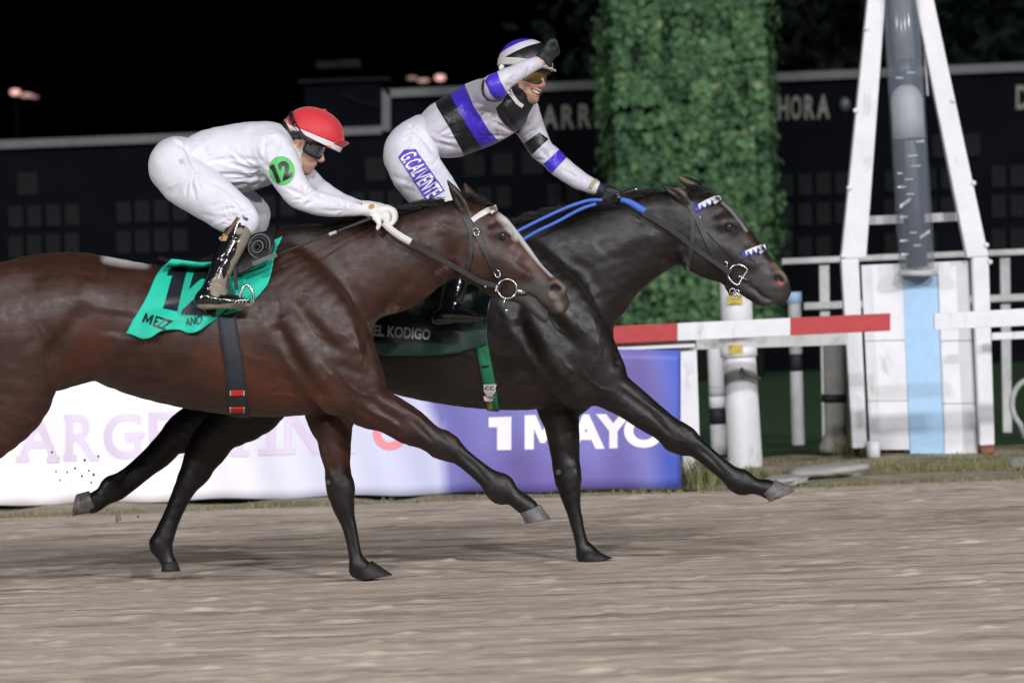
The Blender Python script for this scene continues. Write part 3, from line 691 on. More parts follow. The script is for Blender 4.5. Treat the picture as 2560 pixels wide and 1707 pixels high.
# ---- far rail behind the lawn edge
fr = thing('far_rail', 'thin grey white rail with posts beyond the finish tower', 'rail', G(2300, 1100)); YF = 14.2
def rl(x): return -0.041 * (x - 1955)
for x0, x1, y0, h_ in ((1955, 2900, 654, 15), (2010, 2900, 768, 18)):
    seg('rail_tube', [(x0, y0 + h_ / 2 + rl(x0)), (x1, y0 + h_ / 2 + rl(x1)), (x1, y0 - h_ / 2 + rl(x1)), (x0, y0 - h_ / 2 + rl(x0))], 0.05, YF, M_GREYW, fr, 0.008)
for x0 in (2048, 2500, 2860):
    gb = TOPX(np.array([[W(x0, 660, YF)[0], YF, 0.0]]))[0]
    seg('post', [(x0 + 8, gb[1]), (x0 + 30, gb[1]), (x0 + 25, 662 + rl(x0)), (x0, 662 + rl(x0))], 0.05, YF + .055, M_GREYW, fr, 0.005)

# ---- ivy pillar
YI = 34.6; IX0, IX1 = W(1520, 400, YI)[0] + .12, W(1945, 400, YI)[0] - .12
cxI = (IX0 + IX1) / 2; rI = (IX1 - IX0) / 2
ivy = thing('ivy_pillar', 'tall square pillar completely covered in green ivy behind the rail', 'ivy', (cxI, YI + rI, 0))
M_CORE = mat('pillar_core', (0.006, 0.008, 0.006), 0.9, 0.1)
MB().box((IX0 + .14, YI + .14, 0), (IX1 - .14, YI + 2 * rI - .14, 6.2)).build('core', M_CORE, ivy, bev=.03)
r = np.random.default_rng(21); LV, LF, LT = [], [], []
lean = math.tan(0.0)
def leaf(c, nrm, s, tint):
    nrm = nrm / np.linalg.norm(nrm); up = np.array([r.normal(0, .5), r.normal(0, .5), -1.0]); a_ = up - nrm * (up @ nrm); a_ /= np.linalg.norm(a_); b_ = np.cross(nrm, a_)
    b0 = len(LV); sh = [(-.5, 0, 0), (-.12, -.42, .03), (.1, -.5, .0), (.35, -.2, .04), (.62, 0, -.05), (.35, .2, .04), (.1, .5, 0), (-.12, .42, .03)]
    for u_, v_, w_ in sh: LV.append(c + (a_ * u_ + b_ * v_ + nrm * w_) * s)
    LF.extend([(b0, b0 + 1, b0 + 2, b0 + 3), (b0, b0 + 3, b0 + 4, b0 + 5), (b0, b0 + 5, b0 + 6, b0 + 7)]); LT.extend([tint] * 8)
H_ = 6.2
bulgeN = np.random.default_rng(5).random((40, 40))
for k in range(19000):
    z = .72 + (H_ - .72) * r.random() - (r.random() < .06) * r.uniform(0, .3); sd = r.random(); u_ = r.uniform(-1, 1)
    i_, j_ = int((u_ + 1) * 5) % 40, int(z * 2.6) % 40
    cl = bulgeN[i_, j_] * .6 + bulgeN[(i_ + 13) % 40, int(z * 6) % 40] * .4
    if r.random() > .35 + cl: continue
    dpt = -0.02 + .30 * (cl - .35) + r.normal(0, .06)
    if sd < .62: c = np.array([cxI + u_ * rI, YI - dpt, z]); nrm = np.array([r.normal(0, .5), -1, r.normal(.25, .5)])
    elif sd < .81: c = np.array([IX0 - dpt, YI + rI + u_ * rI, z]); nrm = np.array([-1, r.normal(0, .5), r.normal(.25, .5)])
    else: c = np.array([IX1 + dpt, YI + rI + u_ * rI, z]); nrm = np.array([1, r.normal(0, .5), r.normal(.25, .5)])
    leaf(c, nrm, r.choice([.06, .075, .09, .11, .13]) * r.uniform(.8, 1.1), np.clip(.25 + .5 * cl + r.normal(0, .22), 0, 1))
me = bpy.data.meshes.new('leaves'); me.from_pydata([tuple(v) for v in LV], [], LF); me.update(); set_attr(me, 'tint', LT)
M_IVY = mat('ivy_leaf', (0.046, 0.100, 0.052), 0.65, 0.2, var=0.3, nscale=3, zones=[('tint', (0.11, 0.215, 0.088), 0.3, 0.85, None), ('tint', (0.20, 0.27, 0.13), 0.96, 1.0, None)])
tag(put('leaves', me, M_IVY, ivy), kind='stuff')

# ---- totalisator board
YS = 38.0
M_BOARD = mat('board_black', (0.0035, 0.0042, 0.0065), 0.9, 0.05, var=0.25, nscale=1.5); M_FRAME = mat('board_frame', (0.125, 0.13, 0.132), 0.85, 0.2, var=0.16, nscale=2)
M_DIGIT = mat('digit_flap', (0.009, 0.0105, 0.0115), 0.95, 0.2, var=0.2, nscale=2.5, bump=0.3, bscale=4, bstretch=(.1, .1, 6)); M_LETTER = mat('board_letter', (0.17, 0.172, 0.152), 0.9, 0.3, var=0.1)
sb = thing('scoreboard', 'long black totalisator board with pale frame, reading CARRERA and HORA', 'scoreboard', (W(1280, 900, YS)[0], YS, 0))
def q4(x0, x1, t0, t1, b): return [(x0, b), (x1, b - .041 * (x1 - x0)), (x1, t1), (x0, t0)]
gz = lambda x: TOPX(np.array([[W(x, 700, YS)[0], YS, 0.0]]))[0][1]
seg('panel', [(-500, gz(-500)), (962, gz(962)), (962, 330), (-500, 384)], 0.5, YS, M_BOARD, sb, 0)
seg('panel', [(962.5, gz(962)), (3000, gz(3000)), (3000, 146), (962.5, 226)], 0.5, YS, M_BOARD, sb, 0)
seg('frame_bar', [(-500, 392), (954, 335), (954, 315), (-500, 370)], 0.1, YS - .14, M_FRAME, sb, 0)
seg('frame_bar', [(954.5, 328), (976, 327), (976, 224), (954.5, 225)], 0.1, YS - .14, M_FRAME, sb, 0)
seg('frame_bar', [(976.5, 244), (3000, 160), (3000, 138), (954.5, 224)], 0.1, YS - .14, M_FRAME, sb, 0)
bsb = BVHTree.FromPolygons([tuple(W(x, y, YS - .02)) for x, y in ((-600, 2000), (3200, 2000), (3200, -200), (-600, -200))], [(0, 1, 2, 3)])
for s_, x0, x1, yb in (('C', 1305, 1346, 326), ('A', 1354, 1396, 324), ('R', 1404, 1436, 323), ('R', 1446, 1478, 321), ('E', 1488, 1514, 320), ('R', 1522, 1552, 318), ('A', 1558, 1598, 317), ('H', 1945, 1971, 301), ('O', 1976, 2004, 300), ('R', 2011, 2036, 299), ('A', 2042, 2074, 298), ('D', 2540, 2572, 274), ('I', 2584, 2592, 272)):
    decal_text('letter', s_, [(x0, yb - 60), (x1, yb - 61), (x1, yb - 1), (x0, yb)], bsb, M_LETTER, sb, 0.02, YS, bold=0.03, tol=5)
MB().ball(W(2112, 262, YS - .06), (.08, .03, .10), 12, 8).build('indicator_lamp', mat('lens_grey', (0.035, 0.045, 0.055), 0.4), sb, smooth=True)
pm = None; rs = random.Random(5)
def digits(xs, y0, y1, w_):
    global pm
    for x0 in xs:
        dy = -.041 * (x0 - 300)
        p0, p1 = W(x0, y1 + dy, YS - .05), W(x0 + w_, y0 + dy, YS - .05)
        if pm is None: pm = MB().box((0, 0, 0), (1, .05, 1)).mesh('digit_panel', bev=0.0); pm.materials.append(M_DIGIT)
        o = put('digit_panel', pm, None, sb); o.scale = (p1[0] - p0[0], 1, p1[2] - p0[2]); o.matrix_parent_inverse = Matrix.Translation(sb.location).inverted(); o.location = Vector(p0)
for bx_ in (-200, 22, 292, 560, 830, 1100, 1370, 1640, 1948, 2212, 2480):
    digits([bx_ + 47 * k for k in range(4)], 504, 558, 34)
    digits([bx_ + 47 * k for k in range(4)], 578, 634, 34)
    if bx_ in (1948, 2212, 2480): digits([bx_ + 47 * k for k in range(3)], 662, 716, 34)
digits([44, 914, 1160, 1232, 1306, 2330, 2400], 420, 478, 50)

# ---- beyond: dark trees, cabin and two distant lamps
M_BARK = mat('bark', (0.03, 0.024, 0.02), 0.9); M_FOL = mat('dark_foliage', (0.010, 0.017, 0.013), 0.9, 0.03, var=0.4, nscale=.8)
def tree(x, y, h, sp, seed, label):
    t = thing('broadleaf_tree', label, 'tree', (x, y, 0), 'dark trees beyond the scoreboard'); r_ = np.random.default_rng(seed)
    mb = MB().tube([(x, y, 0), (x + .2, y, h * .3), (x, y, h * .7)], [.35, .26, .1], 9)
    cl = []
    for k in range(9):
        an = r_.uniform(0, 6.28); e = np.array([x + math.cos(an) * sp * r_.uniform(.3, .9), y + math.sin(an) * sp * .6, h * r_.uniform(.55, .95)]); cl.append(e)
        mb.tube([(x, y, h * r_.uniform(.3, .55)), (np.array([x, y, h * .5]) + e) / 2 + [0, 0, .3], e], [.13, .09, .03], 6)
    mb.build('trunk', M_BARK, t, smooth=True); V, F = [], []
    for k in range(5200):
        c = cl[r_.integers(len(cl))] + r_.normal(0, 1, 3) * sp * .26; s = r_.uniform(.12, .3); a_ = r_.normal(0, 1, 3); a_ /= np.linalg.norm(a_); b_ = np.cross(a_, r_.normal(0, 1, 3)); b_ /= np.linalg.norm(b_)
        b0 = len(V); V += [c - a_ * s, c - b_ * s * .5, c + a_ * s, c + b_ * s * .5]; F.append((b0, b0 + 1, b0 + 2, b0 + 3))
    tag(MB().add(V, F).build('crown', M_FOL, t), kind='stuff')
tree(W(2100, 700, 70)[0], 70, 10.5, 4.2, 1, 'dark broad tree crown beyond the board, left of the finish tower legs')
tree(W(2440, 700, 74)[0], 74, 11.5, 4.6, 2, 'dark tree beyond the board, just right of the finish tower legs')
tree(W(2640, 700, 66)[0], 66, 9.5, 3.6, 3, 'dark tree beyond the board at the right edge of the picture')
cab = thing('commentator_cabin', 'dim grey rooftop cabin rising behind the step of the scoreboard', 'cabin', (W(860, 300, 50)[0], 50, 0)); YCb = 50
seg('body', [(760, 330), (960, 322), (955, 196), (762, 203)], 1.5, YCb, M_BOARD, cab, 0)
seg('roof', [(745, 208), (972, 200), (972, 192), (745, 200)], 1.9, YCb - .2, M_DIGIT, cab, 0)
seg('vent_unit', [(790, 172), (848, 170), (848, 152), (790, 154)], .8, YCb, M_DIGIT, cab, 0); seg('vent_unit', [(850, 170), (900, 168), (900, 148), (850, 150)], .8, YCb, M_DIGIT, cab, 0)
seg('stair_rail', [(850, 235), (950, 268), (950, 272), (850, 239)], .05, YCb - .1, M_DIGIT, cab, 0)
def lamp(label, blobs, Y):
    gx_, gy_ = blobs[0][0], blobs[0][1]; w0 = W(gx_, gy_, Y); t = thing('street_lamp', label, 'lamp', (w0[0], Y, 0), 'distant lit lamps in the dark')
    MB().tube([(w0[0], Y + .3, 0), (w0[0], Y + .3, w0[2])], .09, 8).build('pole', M_BOARD, t)
    for x, y, rx, ry_, e in blobs:
        c = W(x, y, Y); me_ = mat('lamp_glow', (0.9, 0.6, 0.55), emit=((1.0, 0.52, 0.46), e))
        MB().ball(c, (rx * MPP(Y), .12, ry_ * MPP(Y)), 12, 8).build('lamp_head', me_, t, smooth=True)
lamp('distant pinkish lamp glowing in the dark at far left', [(38, 231, 13, 8, .75), (66, 239, 16, 6, .22), (86, 243, 10, 4, .08)], 120)
lamp('distant pinkish lamp glowing above the board, left of the striped jockey', [(1100, 195, 13, 8, .7), (1058, 202, 16, 5, .22), (1030, 196, 14, 5, .05)], 120)
# ================================================================== horses
Y1, Y2 = -0.12, 0.68
def sh(items, ox, oy, s=1.0, cx=600, cy=850):
    out = []
    for it in items:
        f = lambda x, y: (cx + (x - cx) * s + ox, cy + (y - cy) * s + oy)
        if len(it) == 6: a = f(it[0], it[1]); b = f(it[2], it[3]); out.append((*a, *b, it[4], it[5]))
        else: a = f(it[0], it[1]); out.append((*a, it[2] * s, *it[3:]))
    return out
def shp(pts, ox, oy, s=1.0, cx=600, cy=850): return [(cx + (x - cx) * s + ox, cy + (y - cy) * s + oy) for x, y in pts]

TORSO = [(-78, 735, -60, 900, .15, 0), (-20, 676, -20, 965, .24, 0), (70, 641, 90, 985, .275, 0), (165, 630, 185, 962, .28, 0), (255, 642, 262, 952, .265, 0), (360, 660, 368, 992, .275, 0),
         (470, 668, 480, 1020, .285, 0), (570, 662, 585, 1036, .285, 0), (660, 636, 690, 1042, .265, 0), (750, 700, 768, 1036, .225, 0), (804, 776, 820, 1018, .19, 0)]
WITHERS = [(600, 680, 40, .10, 0), (680, 636, 52, .07, 0), (760, 615, 55, .065, 0), (850, 622, 56, .07, 0)]
SHOULDER = lambda d: [(720, 668, 48, .06, d * .115), (758, 715, 58, .07, d * .15), (804, 778, 72, .08, d * .182), (848, 850, 74, .085, d * .195), (866, 908, 62, .085, d * .185)]
TRICEPS = lambda d: [(735, 830, 60, .07, d * .20), (790, 910, 66, .08, d * .20), (845, 985, 55, .075, d * .18)]
PECTO = [(886, 836, 38, .11, 0), (902, 888, 36, .12, 0), (890, 930, 38, .11, 0)]
def quarters(d, stifle, dy=.16): return [(0, 740, 85, .11, d * .13), (30, 840, 105, .12, d * .155), (stifle[0], stifle[1], 88, .10, d * dy)]

def hoof(name, fr, cr, dy, Y, m, parent, w=.060):
    """front-top, heel-top, heel-bottom, toe-bottom in photo pixels"""
    A, B, C_, D = [W(x, y, Y + dy) for x, y in (fr, cr[0], cr[1], cr[2])]
    V = []; n = 18; lev = [(-.06, .86), (.0, 1.02), (.12, 1.0), (.5, 1.06), (.93, 1.13), (1.0, 1.08)]
    for f, sc in lev:
        P, Q = A + (D - A) * f, B + (C_ - B) * f; c = (P + Q) / 2; h_ = (P - Q) / 2
        for k in range(n):
            t = 2 * math.pi * k / n; ct = math.cos(t); V.append(c + h_ * ct * (1 if ct > 0 else .96) + np.array([0, 1, 0]) * w * sc * math.sin(t) * (.92 if ct > 0 else 1.0))
    F = [(i * n + k, i * n + (k + 1) % n, (i + 1) * n + (k + 1) % n, (i + 1) * n + k) for i in range(len(lev) - 1) for k in range(n)]
    F += [tuple(range(n))[::-1], tuple((len(lev) - 1) * n + k for k in range(n))]
    mb = MB().add(V, F)
    return mb.build(name, m, parent, smooth=True)

def hair(name, roots, m, parent, n, length, flow, jit, r0=.004, seed=1, sag=.03, side=0.02):
    """tapered three-sided strands rooted along a line"""
    r = np.random.default_rng(seed); R = np.array(roots, float); mb = MB(); V, F = [], []
    for k in range(n):
        t = r.random(); p = resample(R, 200)[int(t * 199)] + r.normal(0, 1, 3) * [.012, side, .008]
        L = length * r.uniform(.45, 1.1); fl = np.array(flow) + r.normal(0, 1, 3) * jit; q = []
        for s in np.linspace(0, 1, 6): q.append(p + fl * L * s + np.array([0, 0, -sag * s * s]) + np.array([0, 0, .012 * math.sin(s * 5 + k)]) * s)
        b = len(V)
        for i, c in enumerate(q):
            rr = r0 * (1 - i / 5.5)
            for a in range(3): V.append(c + np.array([0, math.cos(2.1 * a), math.sin(2.1 * a)]) * rr)
        for i in range(5):
            for a in range(3): F.append((b + i * 3 + a, b + i * 3 + (a + 1) % 3, b + i * 3 + 3 + (a + 1) % 3, b + i * 3 + 3 + a))
    me = mesh_np(name, np.array(V), np.array(F)); return put(name, me, m, parent)

def coat(name, base, dark, rough, sheen):
    return mat(name, base, rough, 0.42, var=0.38, nscale=16, stretch=(.5, 1, 1), bump=0.22, bscale=70, bstretch=(.3, 1, 1), bdist=.004, sheen=sheen, rvar=.13, rscale=26, dirt=((0.15, 0.115, 0.09), 120, .70, .80),
               zones=[('warm', tuple(min(1, c * k_) for c, k_ in zip(base, (2.6, 2.2, 2.0))), 0.0, 1.0, None), ('dark', dark, 0.0, 1.0, None), ('grey', (0.055, 0.05, 0.05), 0.0, 1.0, 0.6), ('tan', (0.24, 0.17, 0.11), 0.0, 1.0, 0.7),
                      ('white', (0.62, 0.60, 0.60), 0.0, 0.85, 0.6), ('pink', (0.32, 0.07, 0.06), 0.0, 1.0, 0.5), ('hole', (0.006, 0.004, 0.004), 0.0, 1.0, 0.8), ('sand', (0.155, 0.125, 0.10), 0.95, 1.5, 0.8, 30)])
M_EYE = mat('horse_eye', (0.008, 0.006, 0.006), 0.06, 0.6, coat=.8)
M_HOOF = mat('hoof_horn', (0.12, 0.115, 0.12), 0.5, 0.4, var=.35, nscale=30, bump=.2, bscale=80, bstretch=(.3, 1, 1), dirt=((0.27, 0.24, 0.21), 18, .48, .66))
M_HOOFD = mat('muddy_hoof', (0.022, 0.020, 0.020), 0.6, 0.3, var=.4, nscale=30, bump=.3, bscale=60)
M_MANE = mat('mane_hair', (0.010, 0.008, 0.008), 0.42, 0.5, var=.3)
M_LEATH = mat('black_leather', (0.016, 0.015, 0.016), 0.45, 0.5, var=.2, bump=.1, bscale=90)
M_STEEL = mat('polished_steel', (0.62, 0.62, 0.63), 0.25, metal=1.0)
M_COAT1 = coat('bay_coat', (0.034, 0.0118, 0.0068), (0.007, 0.0056, 0.0056), 0.46, 0.03)
M_COAT2 = coat('dark_bay_coat', (0.0088, 0.0064, 0.0060), (0.0055, 0.0048, 0.005), 0.45, 0.02)

# ---------------- horse 1 (bay, white blaze)
h1 = thing('racehorse', 'bay racehorse with a white blaze galloping nearest the camera, green saddle cloth', 'horse', tuple(G(760, 1440)))
NECK1 = [(725, 660, 840, 870, .135, 0), (795, 606, 895, 832, .12, 0), (864, 580, 952, 794, .102, 0), (940, 553, 1018, 774, .092, 0), (1012, 532, 1062, 734, .084, 0), (1085, 514, 1102, 706, .08, 0), (1142, 500, 1138, 684, .076, 0)]
HEAD1 = [(1178, 512, 1144, 668, .088, 0), (1222, 516, 1166, 690, .098, 0), (1262, 552, 1186, 714, .098, 0), (1300, 600, 1232, 736, .082, 0), (1334, 642, 1280, 744, .062, 0), (1366, 674, 1318, 744, .054, 0), (1396, 702, 1346, 766, .052, 0), (1414, 734, 1376, 780, .046, 0)]
JAW1 = [(1240, 716, 28, .052), (1290, 736, 19, .044), (1326, 760, 15, .040), (1352, 786, 14, .038), (1362, 796, 11, .034)]
EAR = lambda b, m_, t, dy, k=1: [(b[0], b[1], 16, .030, dy * .8), (m_[0], m_[1], 17, .026, dy), ((m_[0] + t[0]) / 2, (m_[1] + t[1]) / 2, 12, .018, dy * 1.1), (t[0], t[1], 3.5, .007, dy * 1.1)]
NF1 = [(868, 912, 80, .095, -.175), (890, 956, 74, .09, -.17), (955, 968, 872, 1050, .08, -.165), (998, 992, 938, 1072, .064, -.16), (1042, 1026, 1003, 1102, .052, -.155), (1080, 1060, 1052, 1119, .046, -.15),
       (1112, 1080, 1086, 1137, .046, -.15), (1142, 1100, 1120, 1148, .040, -.15), (1164, 1122, 1142, 1160, .034, -.15), (1200, 1152, 1178, 1188, .032, -.15), (1238, 1178, 1208, 1218, .034, -.15), (1264, 1190, 1236, 1252, .041, -.15), (1292, 1220, 1266, 1256, .034, -.15), (1328, 1246, 1294, 1276, .036, -.15), (1340, 1256, 1304, 1284, .036, -.15)]
FF1 = [(850, 960, 80, .09, .15), (830, 1010, 72, .08, .145), (770, 1050, 884, 1052, .075, .14), (789, 1085, 880, 1085, .066, .135), (802, 1127, 874, 1125, .056, .13), (813, 1165, 873, 1163, .048, .13), (818, 1198, 878, 1198, .05, .13), (823, 1228, 883, 1226, .05, .13),
       (832, 1262, 884, 1262, .044, .13), (846, 1292, 886, 1292, .034, .13), (859, 1325, 892, 1322, .030, .13), (868, 1360, 898, 1358, .030, .13), (874, 1395, 906, 1392, .033, .13), (876, 1420, 916, 1408, .039, .13), (890, 1440, 926, 1412, .035, .13), (912, 1442, 938, 1416, .034, .13)]
HIND1 = lambda d, a: [(20, 760, 100, .10, d * .13), (40, 870, 112, .115, d * .155), (38 + a, 980, 96, .10, d * .155), (-8 + a, 1062, 74, .075, d * .15), (-80 + a, 1135, 52, .055, d * .14), (-140 + a, 1185, 40, .042, d * .13), (-185 + a, 1212, 38, .042, d * .13),
                      (-240 + a, 1262, 24, .032, d * .13), (-290 + a, 1316, 22, .03, d * .13), (-320 + a, 1352, 27, .036, d * .13), (-345 + a, 1392, 22, .032, d * .13)]
BUMPS = lambda Y, L: [chain(Y, [(b[0], b[1], b[2] * .5, b[3] * .8, b[4]) for b in q], .03) for q in L]
KN1 = [((824, 1196, 13, .022, .13), (828, 1236, 11, .022, .13)), ((874, 1206, 14, .026, .13), (876, 1226, 13, .026, .13)), ((882, 1428, 13, .022, .13), (886, 1434, 12, .022, .13)), ((908, 1404, 12, .028, .13), (912, 1410, 12, .028, .13)),
       ((1088, 1134, 13, .024, -.15), (1122, 1146, 11, .022, -.15)), ((1116, 1086, 14, .028, -.15), (1136, 1100, 13, .026, -.15)), ((1244, 1244, 12, .024, -.15), (1250, 1248, 11, .022, -.15)), ((1262, 1196, 13, .030, -.15), (1270, 1202, 12, .028, -.15))]
KN2 = [((1393, 1168, 13, .022, .13), (1398, 1206, 11, .022, .13)), ((1441, 1176, 14, .026, .13), (1443, 1196, 13, .026, .13)), ((1450, 1392, 13, .022, .13), (1452, 1396, 12, .022, .13)), ((1472, 1366, 12, .028, .13), (1476, 1370, 12, .028, .13)),
       ((1672, 1116, 13, .024, -.15), (1708, 1130, 11, .022, -.15)), ((1706, 1066, 14, .028, -.15), (1726, 1080, 13, .026, -.15)), ((1848, 1220, 12, .024, -.15), (1856, 1224, 11, .022, -.15)), ((1862, 1186, 13, .030, -.15), (1870, 1192, 12, .028, -.15)),
       ((1 + 384, 1356, 13, .024, -.14), (388, 1366, 12, .024, -.14)), ((272, 1204, 12, .024, .14), (266, 1210, 12, .024, .14)), ((512, 1186, 15, .026, -.14), (500, 1200, 14, .026, -.14))]
def stout(L, n, f):                       # legs a little stouter below the forearm
    out = list(L[:n])
    for x1, y1, x2, y2, ry, dy in L[n:]: cx, cy = (x1 + x2) / 2, (y1 + y2) / 2; out.append((cx + (x1 - cx) * f, cy + (y1 - cy) * f, cx + (x2 - cx) * f, cy + (y2 - cy) * f, ry * f, dy))
    return out
NF1, FF1 = NF1[:4] + stout(NF1[4:], 0, 1.10), FF1[:4] + stout(FF1[4:], 0, 1.10)
C1 = [chain(Y1, TORSO, .05), chain(Y1, WITHERS, .06), chain(Y1, NECK1, .07), chain(Y1, HEAD1, .035), chain(Y1, JAW1, .022), chain(Y1, PECTO, .03),
      chain(Y1, SHOULDER(-1), .07), chain(Y1, SHOULDER(1), .07), chain(Y1, TRICEPS(-1), .04), chain(Y1, TRICEPS(1), .04),
      chain(Y1, NF1, .035), chain(Y1, FF1, .035), *BUMPS(Y1, KN1), chain(Y1, HIND1(-1, 0), .05), chain(Y1, HIND1(1, -60), .05),
      chain(Y1, EAR((1172, 545), (1152, 505), (1119, 452), -.062), .012), chain(Y1, EAR((1196, 535), (1180, 498), (1160, 458), .058), .012),
      chain(Y1, [(60, 700, 30, .05, -.14), (20, 710, 30, .05, -.14)], .06)]
# nostrils, cheeks, eye sockets
for d in (-1, 1):
    C1 += [chain(Y1, [(1262, 584, 21, .028, d * .076), (1245, 580, 18, .028, d * .076)], .03), chain(Y1, [(1196, 648, 52, .030, d * .072), (1186, 662, 48, .028, d * .07)], .035),
           chain(Y1, [(1238, 640, 12, .016, d * .086), (1286, 668, 12, .014, d * .070), (1318, 688, 10, .012, d * .056)], .025), chain(Y1, [(1386, 716, 20, .022, d * .036), (1398, 728, 20, .022, d * .034)], .02)]
S1 = Skin(C1, .0072, 2)
BODY_STROKES = [
    ([(106, 923), (140, 872), (187, 804), (212, 756)], -.020, 22), ([(70, 850), (95, 905), (84, 968)], .012, 34), ([(230, 685), (222, 735), (204, 770)], .014, 30),
    ([(300, 770), (290, 850)], -.014, 55), ([(225, 930), (300, 905), (380, 880)], -.006, 22), ([(250, 900), (330, 870)], .006, 22),
    ([(686, 800), (712, 850), (742, 910), (780, 965), (820, 1010)], -.030, 17, dict(taper=.12)), ([(728, 820), (762, 880), (800, 940), (835, 990)], .014, 24),
    ([(715, 735), (760, 790), (820, 855), (880, 900)], -.014, 17), ([(762, 750), (812, 815), (870, 868)], .010, 22), ([(700, 700), (720, 760), (738, 812)], .008, 26),
    ([(672, 700), (690, 760), (704, 806)], -.008, 22), ([(889, 790), (912, 850), (926, 905)], -.010, 13), ([(862, 770), (890, 840), (902, 890)], .007, 14), ([(836, 905), (880, 925), (915, 935)], -.010, 14),
    ([(905, 985), (960, 1030), (1010, 1060)], -.009, 10), ([(930, 980), (990, 1018), (1040, 1050)], .006, 11), ([(880, 1010), (930, 1048), (985, 1080)], -.006, 9), ([(790, 1020), (815, 1032), (845, 1030)], -.012, 14),
    ([(560, 830), (545, 900), (530, 985)], -.003, 16), ([(470, 830), (455, 900), (450, 970)], -.003, 16), ([(640, 850), (650, 930), (655, 1010)], -.004, 18), ([(690, 930), (705, 990)], .005, 22), ([(600, 940), (670, 985), (740, 1010)], .004, 24),
    ([(640, 960), (700, 940), (740, 960)], -.004, 10), ([(655, 985), (720, 975), (760, 995)], -.003, 9)]
VEINS = [([(866, 1290), (878, 1345), (886, 1395)], -.005, 5), ([(880, 1290), (890, 1345), (898, 1395)], .003, 5), ([(840, 1190), (846, 1225)], .003, 6), ([(806, 1090), (822, 1150), (838, 1190)], -.005, 8),([(1150, 1134), (1190, 1168), (1228, 1212)], -.005, 5), ([(1100, 1090), (1118, 1112), (1112, 1132)], .004, 6), ([(1140, 1110), (1180, 1142), (1226, 1182)], .003, 5), ([(1020, 1040), (1060, 1080), (1090, 1112)], -.005, 6),([(905, 1010), (930, 1030), (975, 1050), (1010, 1078)], .004, 4), ([(850, 930), (868, 960), (900, 985), (950, 1000)], .0035, 4), ([(800, 900), (812, 925), (840, 950)], .003, 4), ([(660, 1000), (690, 985), (730, 990), (770, 1000)], .0035, 4), ([(620, 1010), (660, 985), (700, 960), (720, 930)], .003, 4),
    ([(470, 960), (540, 975), (600, 990), (650, 985)], .003, 4), ([(770, 800), (790, 830), (820, 850)], .003, 4), ([(840, 790), (850, 830), (870, 850)], .003, 4), ([(90, 800), (110, 840), (105, 880)], .003, 4), ([(740, 700), (756, 730), (780, 745)], .003, 5), ([(890, 860), (902, 890), (900, 925)], .004, 5),
    ([(700, 870), (716, 905), (742, 940)], .004, 6), ([(600, 880), (640, 900), (690, 905)], .002, 5), ([(960, 985), (1000, 1012), (1050, 1045), (1080, 1075)], .003, 4)]
HEAD_STROKES1 = [([(1226, 552), (1236, 566)], -.010, 13), ([(1256, 566), (1268, 580)], .005, 9), ([(1242, 600), (1262, 606)], -.004, 7), ([(1278, 668), (1318, 690)], .004, 9), ([(1296, 640), (1340, 690)], -.005, 16),
    ([(1300, 700), (1330, 718)], -.005, 14), ([(1316, 733), (1336, 746), (1352, 764), (1370, 778)], -.012, 4.5, dict(taper=.05)), ([(1378, 724), (1388, 718), (1400, 722)], -.022, 7, dict(taper=.1)),
    ([(1372, 736), (1384, 746), (1402, 744)], .007, 7), ([(1170, 600), (1160, 660), (1172, 700)], -.007, 9), ([(1190, 712), (1240, 716), (1280, 730)], -.005, 9), ([(1130, 480), (1150, 510), (1160, 530)], -.010, 6),
    ([(1100, 560), (1110, 620), (1120, 660)], -.010, 22), ([(1060, 560), (1062, 600), (1075, 640)], .006, 18), ([(960, 610), (1040, 700)], .004, 30), ([(1040, 690), (985, 745), (940, 800)], -.008, 16), ([(1075, 690), (1110, 660), (1140, 672)], -.012, 11), ([(1010, 560), (960, 640), (890, 720)], -.005, 30), ([(1100, 545), (1140, 560)], -.004, 8), ([(1085, 555), (1120, 575)], -.004, 8)]
S1.strokes(BODY_STROKES, .78); S1.strokes(HEAD_STROKES1); S1.strokes(VEINS); S1.ripple(.0009, .07, 1); S1.fin(1, .25)
for d_ in (NF1[8:],): S1.paint('dark', [((p[0] + p[2]) / 2, (p[1] + p[3]) / 2) for p in d_], 48, .6, 1)
S1.paint('dark', [(1060, 1095), (1110, 1110), (1150, 1130)], 52, .9, .9)
S1.paint('dark', [(848, 1215), (856, 1260), (875, 1330), (895, 1420), (930, 1440)], 62, .55, 1)
S1.paint('dark', [(780, 1050), (800, 1080)], 30, .9, .5)
S1.paint('dark', [(-190, 1210), (-280, 1310), (-360, 1400)], 70, .6)
S1.paint('dark', [(660, 610), (760, 580), (870, 556), (980, 530), (1090, 510), (1150, 495)], 36, .9, .9)
S1.paint('dark', [(1119, 452), (1150, 500), (1165, 540)], 15, .7, .6)
S1.paint('grey', [(1300, 738), (1340, 730), (1390, 745), (1400, 770)], 48, .8, .9); S1.paint('grey', [(1330, 770), (1362, 800)], 26, .5, 1); S1.paint('grey', [(1255, 592)], 34, .8, .75); S1.paint('grey', [(1240, 640), (1290, 680)], 30, .9, .35)
S1.paint('white', [(1262, 546), (1280, 566), (1304, 596), (1330, 630), (1356, 660), (1380, 684)], 11, .7, .8)
S1.paint('white', [(1254, 540), (1276, 566), (1290, 590)], 17, .9, .7)
S1.paint('tan', [(1390, 690), (1412, 716)], 16, .9, .7); S1.paint('warm', [(1250, 540), (1300, 620), (1360, 670)], 34, .9, .8)
S1.paint('warm', [(560, 900), (640, 960), (720, 990), (780, 1005)], 95, .95, .75); S1.paint('warm', [(225, 830), (240, 900), (170, 930)], 60, .95, .5); S1.paint('warm', [(830, 1080), (850, 1150)], 50, .8, .35)
